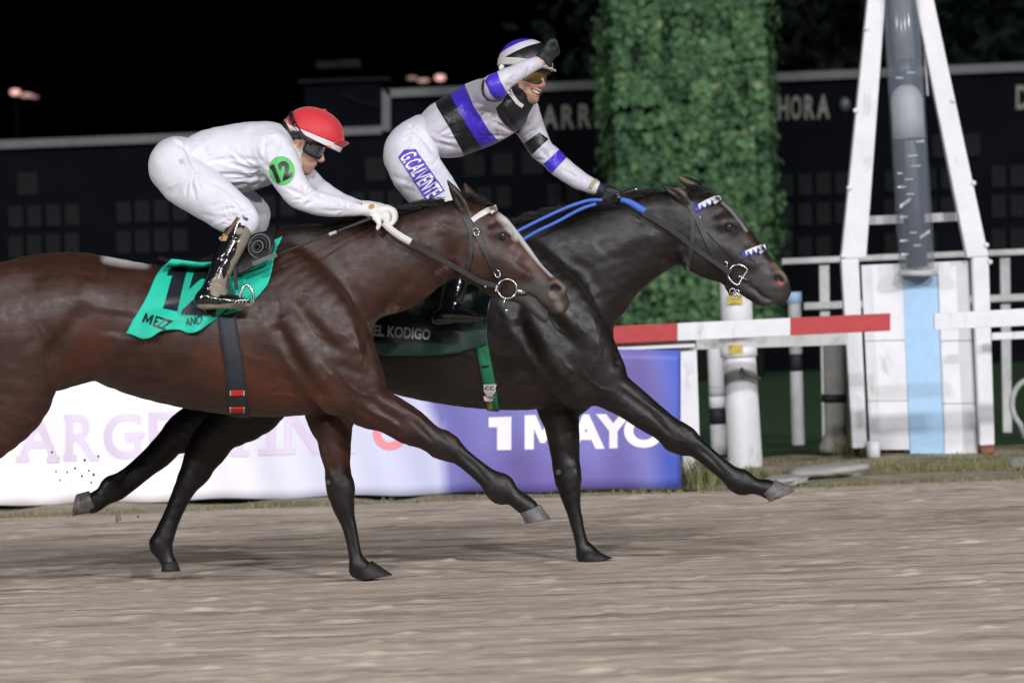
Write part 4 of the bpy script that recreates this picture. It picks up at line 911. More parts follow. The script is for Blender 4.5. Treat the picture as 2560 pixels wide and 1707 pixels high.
S1.paint('hole', [(1380, 720), (1389, 716), (1398, 720)], 8, .5, 1); S1.paint('sand', [(1380, 736), (1392, 748), (1400, 770)], 16, .7, 1); S1.paint('tan', [(1384, 742), (1390, 752)], 9, .9, .3); S1.paint('sand', [(615, 770), (650, 790)], 26, .9, .9)
S1.paint('white', [(268, 644), (310, 652), (362, 656)], 20, .95, .6, yr=(-.6, .1))
S1.paint('sand', [(940, 820), (985, 780)], 50, .9, .75); S1.paint('sand', [(820, 1205)], 10, .6, 1)
B1 = S1.bvh()
body1 = S1.build('body', M_COAT1, h1)
def eyes(Y, x, y, r_, dy, par):
    for d in (-1, 1): MB().ball(W(x, y, Y + d * dy), (r_ * 1.1, r_ * .7, r_), 18, 12).build('eye', M_EYE, par, smooth=True)
eyes(Y1, 1256, 590, .021, .092, h1)
# eyelids
ribbon('eyelid', B1, [(1240, 592), (1250, 580), (1264, 580), (1275, 592)], 5, .004, M_COAT1, h1, .003, Y1 - .09, 4, mirror=Y1, cols=3)
hoof('hoof', (1352, 1262), ((1300, 1284), (1312, 1308), (1378, 1296)), -.15, Y1, M_HOOF, h1, .058)
hoof('hoof', (932, 1402), ((894, 1438), (898, 1450), (982, 1436)), .13, Y1, M_HOOFD, h1, .055)
hoof('hoof', (-352, 1370), ((-372, 1408), (-410, 1420), (-415, 1370)), -.13, Y1, M_HOOF, h1); hoof('hoof', (-412, 1370), ((-432, 1408), (-470, 1420), (-475, 1370)), .13, Y1, M_HOOF, h1)
crest1 = [W(x, y, Y1) for x, y in ((720, 606), (800, 578), (870, 560), (960, 536), (1040, 518), (1110, 502))]
hair('mane', crest1, M_MANE, h1, 2400, .13, (-.98, -.08, .05), .045, .0022, 3, .035)
hair('forelock', [W(x, y, Y1) for x, y in ((1168, 492), (1200, 500), (1228, 515))], M_MANE, h1, 420, .06, (-.6, -.1, .40), .16, .0028, 4, .02, .018)
hair('tail', [W(-70, 740, Y1), W(-95, 760, Y1)], M_MANE, h1, 260, .75, (-.95, 0, -.05), .09, .006, 5, .25, .02)

# ---------------- horse 2 (dark bay, pulling clear)
h2 = thing('racehorse', 'dark bay racehorse in front by a neck, with a blue and white browband', 'horse', tuple(G(1450, 1400)))
OX, OY, SS = 606, -12, .975
T2 = lambda L: sh(L, OX, OY, SS)
NECK2 = [(1325, 640, 1445, 862, .13, 0), (1384, 582, 1496, 836, .115, 0), (1436, 547, 1534, 784, .102, 0), (1498, 520, 1570, 742, .09, 0), (1565, 500, 1615, 705, .084, 0), (1630, 484, 1660, 672, .078, 0), (1685, 474, 1700, 656, .075, 0)]
HEAD2 = [(1728, 478, 1702, 640, .086, 0), (1778, 488, 1722, 668, .096, 0), (1822, 525, 1748, 690, .096, 0), (1862, 568, 1790, 702, .080, 0), (1896, 610, 1836, 708, .062, 0), (1926, 644, 1870, 726, .055, 0), (1950, 672, 1900, 748, .052, 0), (1966, 702, 1926, 752, .046, 0)]
JAW2 = [(1826, 702, 20, .045), (1856, 718, 18, .038), (1886, 738, 17, .036), (1908, 752, 14, .034), (1922, 752, 12, .03)]
NF2 = [(1470, 890, 76, .095, -.175), (1494, 935, 72, .09, -.17), (1558, 928, 1490, 1012, .08, -.165), (1600, 968, 1550, 1042, .064, -.16), (1640, 1008, 1600, 1070, .052, -.155), (1676, 1038, 1642, 1094, .047, -.15), (1706, 1060, 1672, 1120, .046, -.15),
       (1736, 1080, 1704, 1130, .041, -.15), (1762, 1106, 1734, 1142, .034, -.15), (1802, 1142, 1774, 1174, .032, -.15), (1838, 1168, 1808, 1202, .034, -.15), (1866, 1180, 1838, 1230, .040, -.15), (1896, 1198, 1876, 1230, .033, -.15), (1930, 1204, 1904, 1238, .036, -.15), (1936, 1207, 1910, 1242, .036, -.15)]
FF2 = [(1440, 930, 80, .09, .15), (1418, 975, 70, .08, .145), (1340, 1018, 1453, 1002, .074, .14), (1358, 1055, 1448, 1052, .064, .135), (1372, 1098, 1446, 1096, .055, .13), (1380, 1138, 1446, 1136, .048, .13), (1386, 1168, 1447, 1166, .05, .13), (1392, 1200, 1449, 1198, .05, .13),
       (1402, 1236, 1450, 1234, .043, .13), (1414, 1268, 1450, 1266, .034, .13), (1424, 1300, 1456, 1298, .030, .13), (1433, 1332, 1462, 1330, .030, .13), (1440, 1362, 1469, 1356, .033, .13), (1444, 1386, 1480, 1368, .039, .13), (1456, 1402, 1492, 1376, .034, .13), (1476, 1402, 1500, 1380, .033, .13)]
HL2 = [(640, 820, 112, .12, .15), (640, 930, 96, .11, .15), (616, 1000, 78, .085, .15), (470, 1012, 560, 1092, .068, .14), (430, 1040, 500, 1118, .056, .14), (404, 1074, 456, 1128, .048, .14), (374, 1112, 428, 1152, .04, .14), (338, 1148, 382, 1186, .035, .14), (300, 1180, 345, 1215, .034, .14), (266, 1200, 312, 1240, .039, .14), (244, 1224, 282, 1252, .034, .14), (222, 1236, 254, 1272, .037, .14), (214, 1244, 246, 1276, .037, .14)]
HR2 = [(640, 820, 112, .12, -.13), (655, 930, 98, .11, -.14), (630, 1010, 82, .085, -.14), (500, 1072, 606, 1084, .07, -.14), (468, 1114, 566, 1134, .058, -.14), (456, 1152, 528, 1178, .05, -.14), (444, 1194, 500, 1210, .046, -.14), (428, 1238, 474, 1248, .036, -.14), (408, 1288, 450, 1298, .032, -.14), (386, 1334, 434, 1346, .038, -.14), (380, 1364, 430, 1366, .038, -.14), (394, 1394, 432, 1384, .034, -.14), (404, 1412, 440, 1402, .036, -.14)]
NF2, FF2 = NF2[:4] + stout(NF2[4:], 0, 1.10), FF2[:4] + stout(FF2[4:], 0, 1.10); HL2, HR2 = HL2[:6] + stout(HL2[6:], 0, 1.06), HR2[:6] + stout(HR2[6:], 0, 1.06)
C2 = [chain(Y2, T2(TORSO), .05), chain(Y2, T2(WITHERS), .06), chain(Y2, NECK2, .07), chain(Y2, HEAD2, .035), chain(Y2, JAW2, .015), chain(Y2, T2(PECTO), .03),
      chain(Y2, T2(SHOULDER(-1)), .07), chain(Y2, T2(SHOULDER(1)), .07), chain(Y2, T2(TRICEPS(-1)), .04), chain(Y2, T2(TRICEPS(1)), .04),
      chain(Y2, NF2, .035), chain(Y2, FF2, .035), *BUMPS(Y2, KN2), chain(Y2, HL2, .05), chain(Y2, HR2, .05),
      chain(Y2, EAR((1718, 508), (1700, 488), (1656, 464), -.062), .012), chain(Y2, EAR((1755, 494), (1738, 468), (1694, 440), .056), .012)]
for d in (-1, 1):
    C2 += [chain(Y2, [(1828, 560, 21, .028, d * .074), (1808, 556, 18, .028, d * .074)], .03), chain(Y2, [(1752, 622, 52, .030, d * .070), (1744, 636, 46, .028, d * .068)], .035),
           chain(Y2, [(1800, 614, 12, .016, d * .084), (1846, 642, 12, .014, d * .068), (1876, 662, 10, .012, d * .056)], .025), chain(Y2, [(1944, 692, 20, .022, d * .036), (1954, 704, 20, .022, d * .034)], .02)]
S2 = Skin(C2, .0072, 2)
hs2 = [(shp(p[0], OX, OY, SS), *p[1:]) for p in BODY_STROKES if max(q[0] for q in p[0]) < 905]
HEAD_STROKES2 = [([(1790, 528), (1800, 542)], -.010, 13), ([(1822, 544), (1834, 557)], .005, 9), ([(1808, 578), (1828, 584)], -.004, 7), ([(1840, 644), (1880, 666)], .004, 9), ([(1860, 612), (1900, 660)], -.005, 16), ([(1864, 676), (1892, 694)], -.005, 14),
    ([(1872, 716), (1890, 726), (1906, 742), (1930, 752)], -.011, 4.5, dict(taper=.05)), ([(1936, 702), (1946, 694), (1958, 698)], -.022, 7.5, dict(taper=.1)), ([(1930, 714), (1942, 722), (1960, 720)], .006, 7), ([(1724, 580), (1716, 640), (1730, 672)], -.007, 9),
    ([(1652, 462), (1690, 484), (1706, 500)], -.009, 6), ([(1560, 560), (1640, 540), (1690, 560)], -.008, 20), ([(1500, 640), (1600, 590), (1690, 600)], .006, 18), ([(1480, 600), (1580, 560)], .004, 18), ([(1620, 690), (1560, 740), (1535, 800)], -.008, 14),
    ([(1410, 650), (1470, 680), (1500, 740)], -.010, 18), ([(1420, 690), (1480, 720)], .006, 20), ([(1530, 960), (1590, 1005), (1650, 1050)], -.008, 11), ([(1500, 975), (1560, 1022), (1610, 1058)], .004, 12), ([(1640, 640), (1680, 655), (1715, 640)], -.010, 11), ([(1546, 880), (1544, 920)], -.012, 10)]
S2.strokes(hs2, .72); S2.strokes(HEAD_STROKES2, .9); S2.strokes([(shp(p[0], OX, OY, SS), *p[1:]) for p in VEINS]); S2.ripple(.0009, .07, 2); S2.fin(1, .25)
S2.paint('dark', [(1720, 1095), (1800, 1160), (1870, 1210), (1920, 1225)], 50, .6); S2.paint('dark', [(1420, 1190), (1430, 1240), (1445, 1310), (1465, 1390)], 60, .55)
S2.paint('dark', [(600, 1040), (470, 1090), (380, 1150), (240, 1250)], 120, .5); S2.paint('dark', [(600, 1090), (500, 1180), (430, 1290), (410, 1420)], 120, .5)
S2.paint('grey', [(1860, 700), (1900, 700), (1945, 720), (1930, 750)], 46, .8, .8); S2.paint('grey', [(1830, 566)], 34, .8, .6); S2.paint('grey', [(1790, 610), (1850, 650)], 40, .9, .5)
S2.paint('warm', [(1862, 570), (1890, 610), (1920, 650)], 28, .8, 1.0); S2.paint('warm', [(1800, 520), (1816, 545)], 22, .9, 1); S2.paint('tan', [(1936, 662), (1958, 686)], 14, .9, .55); S2.paint('tan', [(1697, 442), (1730, 462)], 8, .7, .5); S2.paint('tan', [(1694, 468), (1712, 484)], 8, .7, .4)
S2.paint('white', [(1806, 506), (1826, 524), (1850, 554), (1866, 576)], 6, .9, .32); S2.paint('warm', [(1180, 960), (1260, 985), (1330, 995)], 70, .95, .9); S2.paint('warm', [(1360, 1060), (1400, 1090)], 40, .8, .5); S2.paint('warm', [(1700, 680), (1770, 690)], 24, .9, .8)
S2.paint('hole', [(1940, 698), (1948, 694), (1956, 700)], 7, .5, 1); S2.paint('pink', [(1946, 704), (1954, 708)], 8, .7, 1); S2.paint('sand', [(1396, 1180)], 12, .6, 1)
B2 = S2.bvh(); body2 = S2.build('body', M_COAT2, h2)
eyes(Y2, 1822, 568, .021, .090, h2)
ribbon('eyelid', B2, [(1806, 570), (1816, 558), (1830, 558), (1841, 570)], 5, .004, M_COAT2, h2, .003, Y2 - .09, 4, mirror=Y2, cols=3)
hoof('hoof', (1942, 1200), ((1906, 1238), (1922, 1254), (1988, 1226)), -.15, Y2, M_HOOF, h2, .058)
hoof('hoof', (1484, 1372), ((1452, 1396), (1456, 1408), (1531, 1394)), .13, Y2, M_HOOFD, h2, .055)
hoof('hoof', (240, 1278), ((220, 1226), (191, 1234), (181, 1290)), .14, Y2, M_HOOF, h2, .052)
hoof('hoof', (442, 1402), ((404, 1410), (402, 1428), (452, 1426)), -.14, Y2, M_HOOFD, h2, .054)
hair('mane', [W(x, y, Y2) for x, y in ((1290, 560), (1360, 535), (1430, 520), (1500, 508), (1570, 494), (1640, 478))], M_MANE, h2, 2200, .10, (-.96, -.20, .05), .05, .0022, 8, .035)
hair('forelock', [W(x, y, Y2) for x, y in ((1735, 470), (1760, 482), (1780, 490))], M_MANE, h2, 320, .08, (-.88, -.1, .2), .2, .0026, 9, .02, .02)
hair('tail', [W(520, 730, Y2), W(500, 750, Y2)], M_MANE, h2, 200, .6, (-.9, 0.0, .15), .09, .006, 10, .1, .02)

# ================================================================== tack
def cloth(name, rows, bvh, Y, m, label, lift, flare, seed, nU=70, nV=46, attrs=None):
    R = [np.array(resample(np.array(r_, float), nU)) for r_ in rows]; R = np.array(R); G_ = np.zeros((nV, nU, 2)); tv_ = np.linspace(0, len(rows) - 1, nV)
    for u in range(nU): G_[:, u] = resample(R[:, u], nV)
    P = np.zeros((nV, nU, 3)); rr = np.random.default_rng(seed); wr = vnoise(nV, nU, 6, 5, rr) - .5
    for i in range(nV):
        for j in range(nU):
            p, n, ok = hit(bvh, *G_[i, j], Y - .2, .4); v_ = i / (nV - 1); u_ = j / (nU - 1)
            if not ok: p, n = Vector(W(*G_[i, j], Y - .2)), Vector((0, -1, 0))
            P[i, j] = np.array(p + n * (lift + flare(u_, v_) + .018 * wr[i, j] * min(1, v_ * 2)))
    for _ in range(2): P[1:-1, 1:-1] = (P[:-2, 1:-1] + P[2:, 1:-1] + P[1:-1, :-2] + P[1:-1, 2:] + 2 * P[1:-1, 1:-1]) / 6
    V = P.reshape(-1, 3); i, j = np.meshgrid(np.arange(nV - 1), np.arange(nU - 1), indexing='ij'); q = (i * nU + j).ravel()
    F = np.stack([q, q + nU, q + nU + 1, q + 1], 1); Vm = V * [1, -1, 1] + [0, 2 * Y, 0]; n_ = len(V)
    top = np.stack([np.arange(nU - 1), np.arange(1, nU), np.arange(1, nU) + n_, np.arange(nU - 1) + n_], 1)
    back = lambda a: a * 1
    Vin = np.vstack([V, Vm]); Nn = normals(Vin, np.vstack([F, F[:, ::-1] + n_]))
    me = mesh_np(name, Vin, np.vstack([F, F[:, ::-1] + n_, top]))
    if attrs:
        PX = TOPX(Vin)
        for k, f in attrs.items(): set_attr(me, k, f(PX))
    t = thing(name, label, 'saddle cloth', tuple(P[-1, nU // 2])); o = put('cloth', me, m, t)
    md = o.modifiers.new('thickness', 'SOLIDIFY'); md.thickness = .004; md.offset = 0
    return t, BVHTree.FromPolygons([tuple(v) for v in V.tolist()], [tuple(f) for f in F.tolist()])
M_TEAL = mat('teal_cloth', (0.018, 0.50, 0.345), 0.6, 0.3, var=.05, nscale=6, bump=.15, bscale=50, dirt=((0.03, 0.36, 0.26), 9, .62, .85))
M_INK = mat('black_print', (0.012, 0.016, 0.022), 0.35, 0.5, var=.1)
ROWS1 = [[(428, 648), (520, 656), (610, 636), (706, 594)], [(392, 690), (500, 700), (600, 690), (688, 640)], [(368, 742), (460, 748), (560, 745), (676, 700)], [(344, 785), (440, 790), (545, 772), (652, 735)], [(318, 834), (366, 846), (408, 828), (446, 825), (474, 834), (500, 828), (530, 806), (560, 788), (604, 778), (640, 748)]]
cl1, BC1 = cloth('saddle_cloth', ROWS1, B1, Y1, M_TEAL, 'bright teal saddle cloth numbered 12 on the nearer bay horse', .008,
    lambda u, v: .030 * max(0, v - .55) / .45 * (1 - u) + .028 * math.sin(u * 17 + v * 5) * max(0, v - .6) * 2 * (1 - u * .6) + .012 * max(0, math.sin(v * 9 + u * 4)) * v, 2)
decal_poly('number', [(421, 678), (440, 664), (471, 663), (456, 722), (443, 779), (408, 772), (420, 730), (431, 690), (418, 691)], BC1, M_INK, cl1, .005, Y1 - .3, 8)
decal_text('number', '2', [(488, 666), (556, 666), (538, 792), (452, 787)], BC1, M_INK, cl1, .005, Y1 - .3, bold=.055)
mq = [(364, 784), (386, 790), (378, 813), (356, 806)]
decal_poly('name_print', [tuple(bil(mq, u, v)) for u, v in ((0, 0), (0, 1), (.24, 1), (.5, .42), (.76, 1), (1, 1), (1, 0), (.79, 0), (.79, .66), (.56, .1), (.44, .1), (.21, .66), (.21, 0))], BC1, M_INK, cl1, .006, Y1 - .3, 6)
decal_text('name_print', 'EZZ', [(391, 791), (432, 802), (411, 826), (383, 815)], BC1, M_INK, cl1, .006, Y1 - .3, bold=.025)
decal_text('name_print', 'ANO', [(462, 796), (508, 788), (503, 811), (466, 816)], BC1, M_INK, cl1, .006, Y1 - .3, bold=.012)

def ring_strap(name, bvh, Y, path, wpx, thick, m, parent, n=96, lift=.003):
    """a band all round the barrel; path: photo pixels of its centre line on the near side, top to bottom"""
    pz = np.array([W(x, y, Y - .25) for x, y in path]); zs = pz[:, 2][::-1]; xs = pz[:, 0][::-1]; zc = (zs.min() + zs.max()) / 2
    V = []; cols = 4; w = wpx * MPP(Y)
    for i in range(n):
        t = 2 * math.pi * i / n; d = Vector((0, math.sin(t), math.cos(t))); z = zc
        for _ in range(3): xc = np.interp(z, zs, xs); z = zc + d.z * .30
        for sgn in (1, 0):
            for c in range(cols):
                o = Vector((np.interp(zc + d.z * .3, zs, xs) + w * (c / (cols - 1) - .5), Y, zc)); p, nn, k, q = bvh.ray_cast(o + d * 1.2, -d, 1.2)
                if p is None: p = o + d * .3
                V.append(np.array(p + d * (lift + (thick if sgn else -.004))))
    F = []; S_ = cols * 2
    for i in range(n):
        a, b = i * S_, ((i + 1) % n) * S_
        for c in range(cols - 1): F += [(a + c, a + c + 1, b + c + 1, b + c), (a + cols + c, b + cols + c, b + cols + c + 1, a + cols + c + 1)]
        F += [(a, b, b + cols, a + cols), (a + cols - 1, a + S_ - 1, b + S_ - 1, b + cols - 1)]
    return put(name, mesh_np(name, np.array(V), np.array(F)), m, parent)
sad1 = thing('saddle', 'small black racing saddle with a dark girth on the teal cloth', 'saddle', tuple(W(560, 650, Y1)))
M_GIRTH = mat('dark_girth', (0.022, 0.027, 0.036), 0.6, 0.4, var=.15, bump=.2, bscale=70, dirt=((0.10, 0.09, 0.08), 14, .66, .85))
M_REDE = mat('red_elastic', (0.60, 0.03, 0.02), 0.6, 0.3); M_GREY2 = mat('grey_trim', (0.10, 0.10, 0.11), 0.5)
ring_strap('girth', B1, Y1, [(560, 680), (566, 780), (576, 850), (588, 930), (592, 1030)], 46, .008, M_GIRTH, sad1, lift=.0)
GB1 = BVHTree.FromPolygons([tuple(v.co) for v in bpy.data.objects['girth'].data.vertices], [tuple(p.vertices) for p in bpy.data.objects['girth'].data.polygons])
for y_ in (982, 1024):
    ribbon('elastic', GB1, [(576, y_), (610, y_ - 1)], 11, .003, M_REDE, sad1, .002, Y1 - .2, 4, cols=3)
    for x_ in (576, 610): ribbon('elastic_trim', GB1, [(x_, y_ - 6), (x_, y_ + 5)], 3, .004, M_GREYW, sad1, .002, Y1 - .2, 4, cols=3)
def shell(name, rows, m, par, Y, dys, thick, bev=.004):
    """a curved panel: rows of photo pixels, one dy per row; mirrored on the far side"""
    R = np.array([[W(x, y, Y + dy) for x, y in resample(np.array(r_, float), 22)] for r_, dy in zip(rows, dys)]); nv = 14; G_ = np.array([resample(R[:, k], nv) for k in range(22)]).transpose(1, 0, 2)
    V = G_.reshape(-1, 3); i, j = np.meshgrid(np.arange(nv - 1), np.arange(21), indexing='ij'); q = (i * 22 + j).ravel(); F = np.stack([q, q + 22, q + 23, q + 1], 1); n_ = len(V)
    Vm = V * [1, -1, 1] + [0, 2 * Y, 0]
    if dys[0] == 0: obs = [put(name, mesh_np(name, np.vstack([V, Vm]), np.vstack([F, F[:, ::-1] + n_])), m, par)]
    else: obs = [put(name, mesh_np(name, V, F), m, par), put(name, mesh_np(name, Vm, F[:, ::-1]), m, par)]
    for o in obs: md = o.modifiers.new('thickness', 'SOLIDIFY'); md.thickness = thick; md.offset = 0
shell('seat', [[(398, 640), (440, 652), (500, 650), (560, 625), (640, 590), (690, 570)], [(396, 645), (440, 660), (500, 660), (570, 640), (640, 610), (685, 592)], [(420, 652), (450, 664), (505, 668), (575, 655), (640, 628), (675, 612)]], M_LEATH, sad1, Y1, (0, -.07, -.14), .012)
shell('flap', [[(548, 640), (600, 610), (640, 586), (676, 584)], [(560, 662), (610, 650), (655, 625), (686, 606)], [(575, 690), (612, 680), (650, 655), (676, 640)]], M_LEATH, sad1, Y1, (-.16, -.245, -.275), .014)
for k_, (rx, ry_) in enumerate(((26, 30), (20, 23), (13, 15), (7, 8))):
    ec = circle(648 - k_ * 2, 615 + k_, rx, ry_, 30, .5); MB().tube([W(x, y, Y1 - .265 - .004 * k_) for x, y in ec + ec[:1]], .004, 6).build('coil', M_GREY2 if k_ % 2 == 0 else M_LEATH, sad1, smooth=True)
ribbon('stirrup_leather', None, [(582, 640), (588, 690), (592, 725)], 9, .005, M_LEATH, sad1, 0, Y1 - .31, 6)
ribbon('stirrup_leather', None, [(566, 680), (570, 710), (575, 738)], 9, .005, M_LEATH, sad1, 0, Y1 - .335, 6)
def stirrup(par, Y, cx, cy, top, w, m):
    pts = [(cx - w * .30, cy + 8), (cx + w * .5, cy + 4), (cx + w * .62, cy - 14), (cx + w * .45, top + 10), (cx + w * .1, top), (cx - w * .2, top + 14), (cx - w * .4, cy - 8), (cx - w * .30, cy + 8)]
    MB().tube([W(x, y, Y) for x, y in resample(np.array(pts, float), 40)], .006, 8).build('stirrup_iron', m, par, smooth=True)
stirrup(sad1, Y1 - .36, 612, 756, 712, 34, M_STEEL)

def bit_ring(par, Y, x, y, r_, dy): 
    for d in (-1, 1): MB().torus(W(x, y, Y + d * dy), r_ * MPP(Y), .0045, (0.12, 1, 0.05), 36, 8).build('bit_ring', M_STEEL, par, smooth=True)
br1 = thing('bridle', 'black leather bridle with a plain white browband on the bay horse', 'bridle', tuple(W(1230, 620, Y1)))
M_WSTRAP = mat('white_strap', (0.62, 0.60, 0.58), 0.5, 0.4, var=.08)
ribbon('browband', B1, [(1180, 552), (1200, 538), (1224, 526), (1242, 518)], 13, .007, M_WSTRAP, br1, .003, Y1 - .09, 4, mirror=Y1, bulge=.5)
def over(name, x, y, Y, dy, m, par, r_):      # the run of a strap across the forehead or nose, side to side
    P = [W(x, y, Y) + np.array([0, dy * math.sin(t), 0]) + (1 - math.cos(t)) * (W(x - 16, y + 12, Y) - W(x, y, Y)) for t in np.linspace(-1.35, 1.35, 15)]
    return MB().tube(P, r_, 8).build(name, m, par, smooth=True)
over('browband_front', 1240, 524, Y1, .085, M_WSTRAP, br1, .0075)
ribbon('headpiece', B1, [(1160, 536), (1168, 550), (1177, 572), (1184, 588)], 14, .006, M_LEATH, br1, .003, Y1 - .09, 4, mirror=Y1)
ribbon('throat_lash', B1, [(1172, 560), (1179, 610), (1176, 650), (1166, 690)], 8, .005, M_LEATH, br1, .003, Y1 - .08, 4, mirror=Y1)
ribbon('cheek_strap', B1, [(1188, 578), (1206, 615), (1224, 652), (1240, 684), (1252, 706), (1260, 716)], 12, .007, M_LEATH, br1, .004, Y1 - .09, 4, mirror=Y1)
for x_, y_, rt in ((1190, 580, .4), (1243, 684, .4)):
    p_, n_, ok = hit(B1, x_, y_, Y1 - .09); ec = circle(x_, y_, 7, 10, 20, -.45)
    MB().tube([W(x, y, p_.y - .014) for x, y in ec + ec[:1]], .0032, 6).build('buckle', M_STEEL, br1, smooth=True)
bit_ring(br1, Y1, 1268, 722, 24, .085)
MB().tube([W(1288, 726, Y1 - .08), W(1306, 730, Y1 - .062), W(1322, 734, Y1 - .045)], [.011, .010, .004], 10).build('bit', M_STEEL, br1, smooth=True)
MB().tube([W(1262, 745, Y1 - .085), W(1258, 765, Y1 - .085)], .005, 7).build('bit_drop', M_STEEL, br1, smooth=True); MB().ball(W(1266, 776, Y1 - .085), .010).build('bit_drop', M_STEEL, br1, smooth=True)
RS1 = [(1024, 602), (1060, 625), (1110, 652), (1160, 680), (1200, 703), (1240, 714), (1252, 718)]
ribbon('rein', None, RS1, 13, .006, M_LEATH, br1, 0, Y1 - .15, 6, endY=Y1 - .095, wpx1=12)
ribbon('rein_grip', None, [(960, 556), (975, 572), (1000, 590), (1027, 605)], 17, .014, M_WSTRAP, br1, 0, Y1 - .145, 5, endY=Y1 - .152, bulge=.6)
ribbon('rein', None, [(960, 566), (1010, 560), (1080, 590), (1180, 660), (1250, 710)], 12, .006, M_LEATH, br1, 0, Y1 + .15, 6, endY=Y1 + .09)
for x_ in (1214, 1240): ribbon('rein_keeper', None, [(x_ + 3, 703 + (x_ - 1214) * .4), (x_ - 1, 718 + (x_ - 1214) * .4)], 4, .010, M_GREYW, br1, 0.002, Y1 - .10, 3)

# ---- horse 2 tack
M_DGREEN = mat('dark_green_cloth', (0.0045, 0.012, 0.011), 0.28, 0.5, var=.3, bump=.25, bscale=26, coat=.3, zones=[('hem', (0.014, 0.055, 0.048), -4, 4, .5)])
ROWS2 = [[(1000, 640), (1100, 640), (1200, 610), (1290, 585)], [(960, 715), (1060, 715), (1160, 700), (1270, 670)], [(930, 790), (1040, 795), (1140, 780), (1225, 760)], [(915, 872), (980, 884), (1060, 886), (1130, 880), (1180, 872), (1216, 860)]]
cl2, BC2 = cloth('saddle_cloth', ROWS2, B2, Y2, M_DGREEN, 'black and dark green saddle cloth with white lettering on the dark horse', .008, lambda u, v: .012 * v * (1 + .6 * math.sin(u * 14)), 6,
                 attrs={'hem': lambda P: np.maximum(P[:, 1] - 858 + 0.00012 * (P[:, 0] - 1060) ** 2, spoly(P, [(1150, 780), (1190, 780), (1230, 830), (1216, 870), (1150, 870)]))})
M_LGREY = mat('pale_grey_print', (0.42, 0.43, 0.45), 0.5, 0.3, var=.04)
decal_text('name_print', 'EL KODIGO', [(936, 812), (1078, 823), (1076, 850), (934, 840)], BC2, M_LGREY, cl2, .006, Y2 - .3, bold=.035)
decal_text('number', '6', [(950, 700), (1036, 702), (1034, 798), (944, 796)], BC2, M_LGREY, cl2, .006, Y2 - .3, bold=.06)
sad2 = thing('saddle', 'black racing saddle with a green girth on the leading dark horse', 'saddle', tuple(W(1150, 630, Y2)))
M_GGIRTH = mat('green_webbing', (0.020, 0.19, 0.085), 0.6, 0.3, var=.12, bump=.2, bscale=80)
gg = ring_strap('girth', B2, Y2, [(1180, 700), (1196, 800), (1208, 880), (1222, 960), (1232, 1020)], 30, .008, M_GGIRTH, sad2, lift=.0)
GB2 = BVHTree.FromPolygons([tuple(v.co) for v in gg.data.vertices], [tuple(p.vertices) for p in gg.data.polygons])
bk = decal_poly('buckle_guard', [(1209, 959), (1238, 958), (1239, 976), (1230, 989), (1219, 989), (1209, 976)], GB2, M_WSTRAP, sad2, .006, Y2 - .2, 6)
decal_text('mark', 'cc', [(1213, 963), (1234, 963), (1234, 972), (1213, 972)], GB2, M_INK, sad2, .0085, Y2 - .2, bold=.0)
ribbon('buckle_tail', GB2, [(1210, 996), (1232, 993)], 11, .005, M_WSTRAP, sad2, .003, Y2 - .2, 4, cols=3); ribbon('buckle_tail', GB2, [(1222, 1000), (1226, 1020)], 10, .004, M_YEL, sad2, .003, Y2 - .2, 4, cols=3)
ribbon('buckle', GB2, [(1208, 990), (1238, 988)], 4, .007, M_STEEL, sad2, .004, Y2 - .2, 4, cols=3); ribbon('girth_keeper', GB2, [(1203, 916), (1232, 914)], 4, .005, M_LEATH, sad2, .003, Y2 - .2, 4, cols=3)
shell('seat', [[(1010, 610), (1060, 625), (1120, 622), (1180, 600), (1250, 570)], [(1008, 618), (1060, 634), (1120, 632), (1185, 614), (1245, 590)], [(1030, 630), (1065, 642), (1120, 640), (1185, 628), (1235, 612)]], M_LEATH, sad2, Y2, (0, -.07, -.14), .012)
shell('flap', [[(1100, 640), (1160, 620), (1210, 600), (1250, 590)], [(1110, 680), (1160, 670), (1215, 650), (1256, 630)], [(1130, 720), (1165, 715), (1210, 690), (1240, 670)]], M_LEATH, sad2, Y2, (-.16, -.245, -.285), .014)
br2 = thing('bridle', 'dark bridle with blue and white browband and noseband on the dark horse', 'bridle', tuple(W(1820, 590, Y2)))
M_BAND = mat('blue_white_band', (0.66, 0.66, 0.68), 0.5, 0.4, var=.03, zones=[('tri', (0.045, 0.055, 0.34), -1.2, 1.2, None)])
def toothed(name, bvh, p0, p1, wpx, par, Y, teeth, start):
    o = ribbon(name, bvh, [p0, ((p0[0] + p1[0]) / 2 - 1, (p0[1] + p1[1]) / 2 - 2), p1], wpx, .010, M_BAND, par, .004, Y, 2.0, mirror=Y2, cols=9, bulge=.5, smoothn=1)
    V = np.array([v.co for v in o.data.vertices]); P = TOPX(V); d = np.array(p1, float) - p0; L = np.hypot(*d); d /= L; nrm = np.array([-d[1], d[0]])
    u_ = (P - p0) @ d; v_ = (P - p0) @ nrm; s = np.full(len(P), -99.0); s = np.maximum(s, start - u_)
    pit = (L - start) / teeth
    ph = ((u_ - start) % pit) / pit; tri = (1 - np.abs(ph * 2 - 1)) * wpx * .95 - wpx * .48   # lower teeth
    s = np.maximum(s, (v_ - (wpx * .46 - (tri + wpx * .48))) * 1.0 * (u_ > start)); far = np.arange(len(P)) >= len(P) // 2
    set_attr(o.data, 'tri', s); return o
toothed('browband', B2, (1736, 526), (1800, 496), 15, br2, Y2 - .09, 4, 14); over('browband_front', 1796, 500, Y2, .085, M_WSTRAP, br2, .0075)
toothed('noseband', B2, (1854, 640), (1914, 618), 16, br2, Y2 - .07, 4, 12); over('noseband_front', 1910, 624, Y2, .055, M_WSTRAP, br2, .0075)
ribbon('headpiece', B2, [(1722, 510), (1730, 524), (1738, 545)], 14, .006, M_LEATH, br2, .003, Y2 - .09, 4, mirror=Y2)
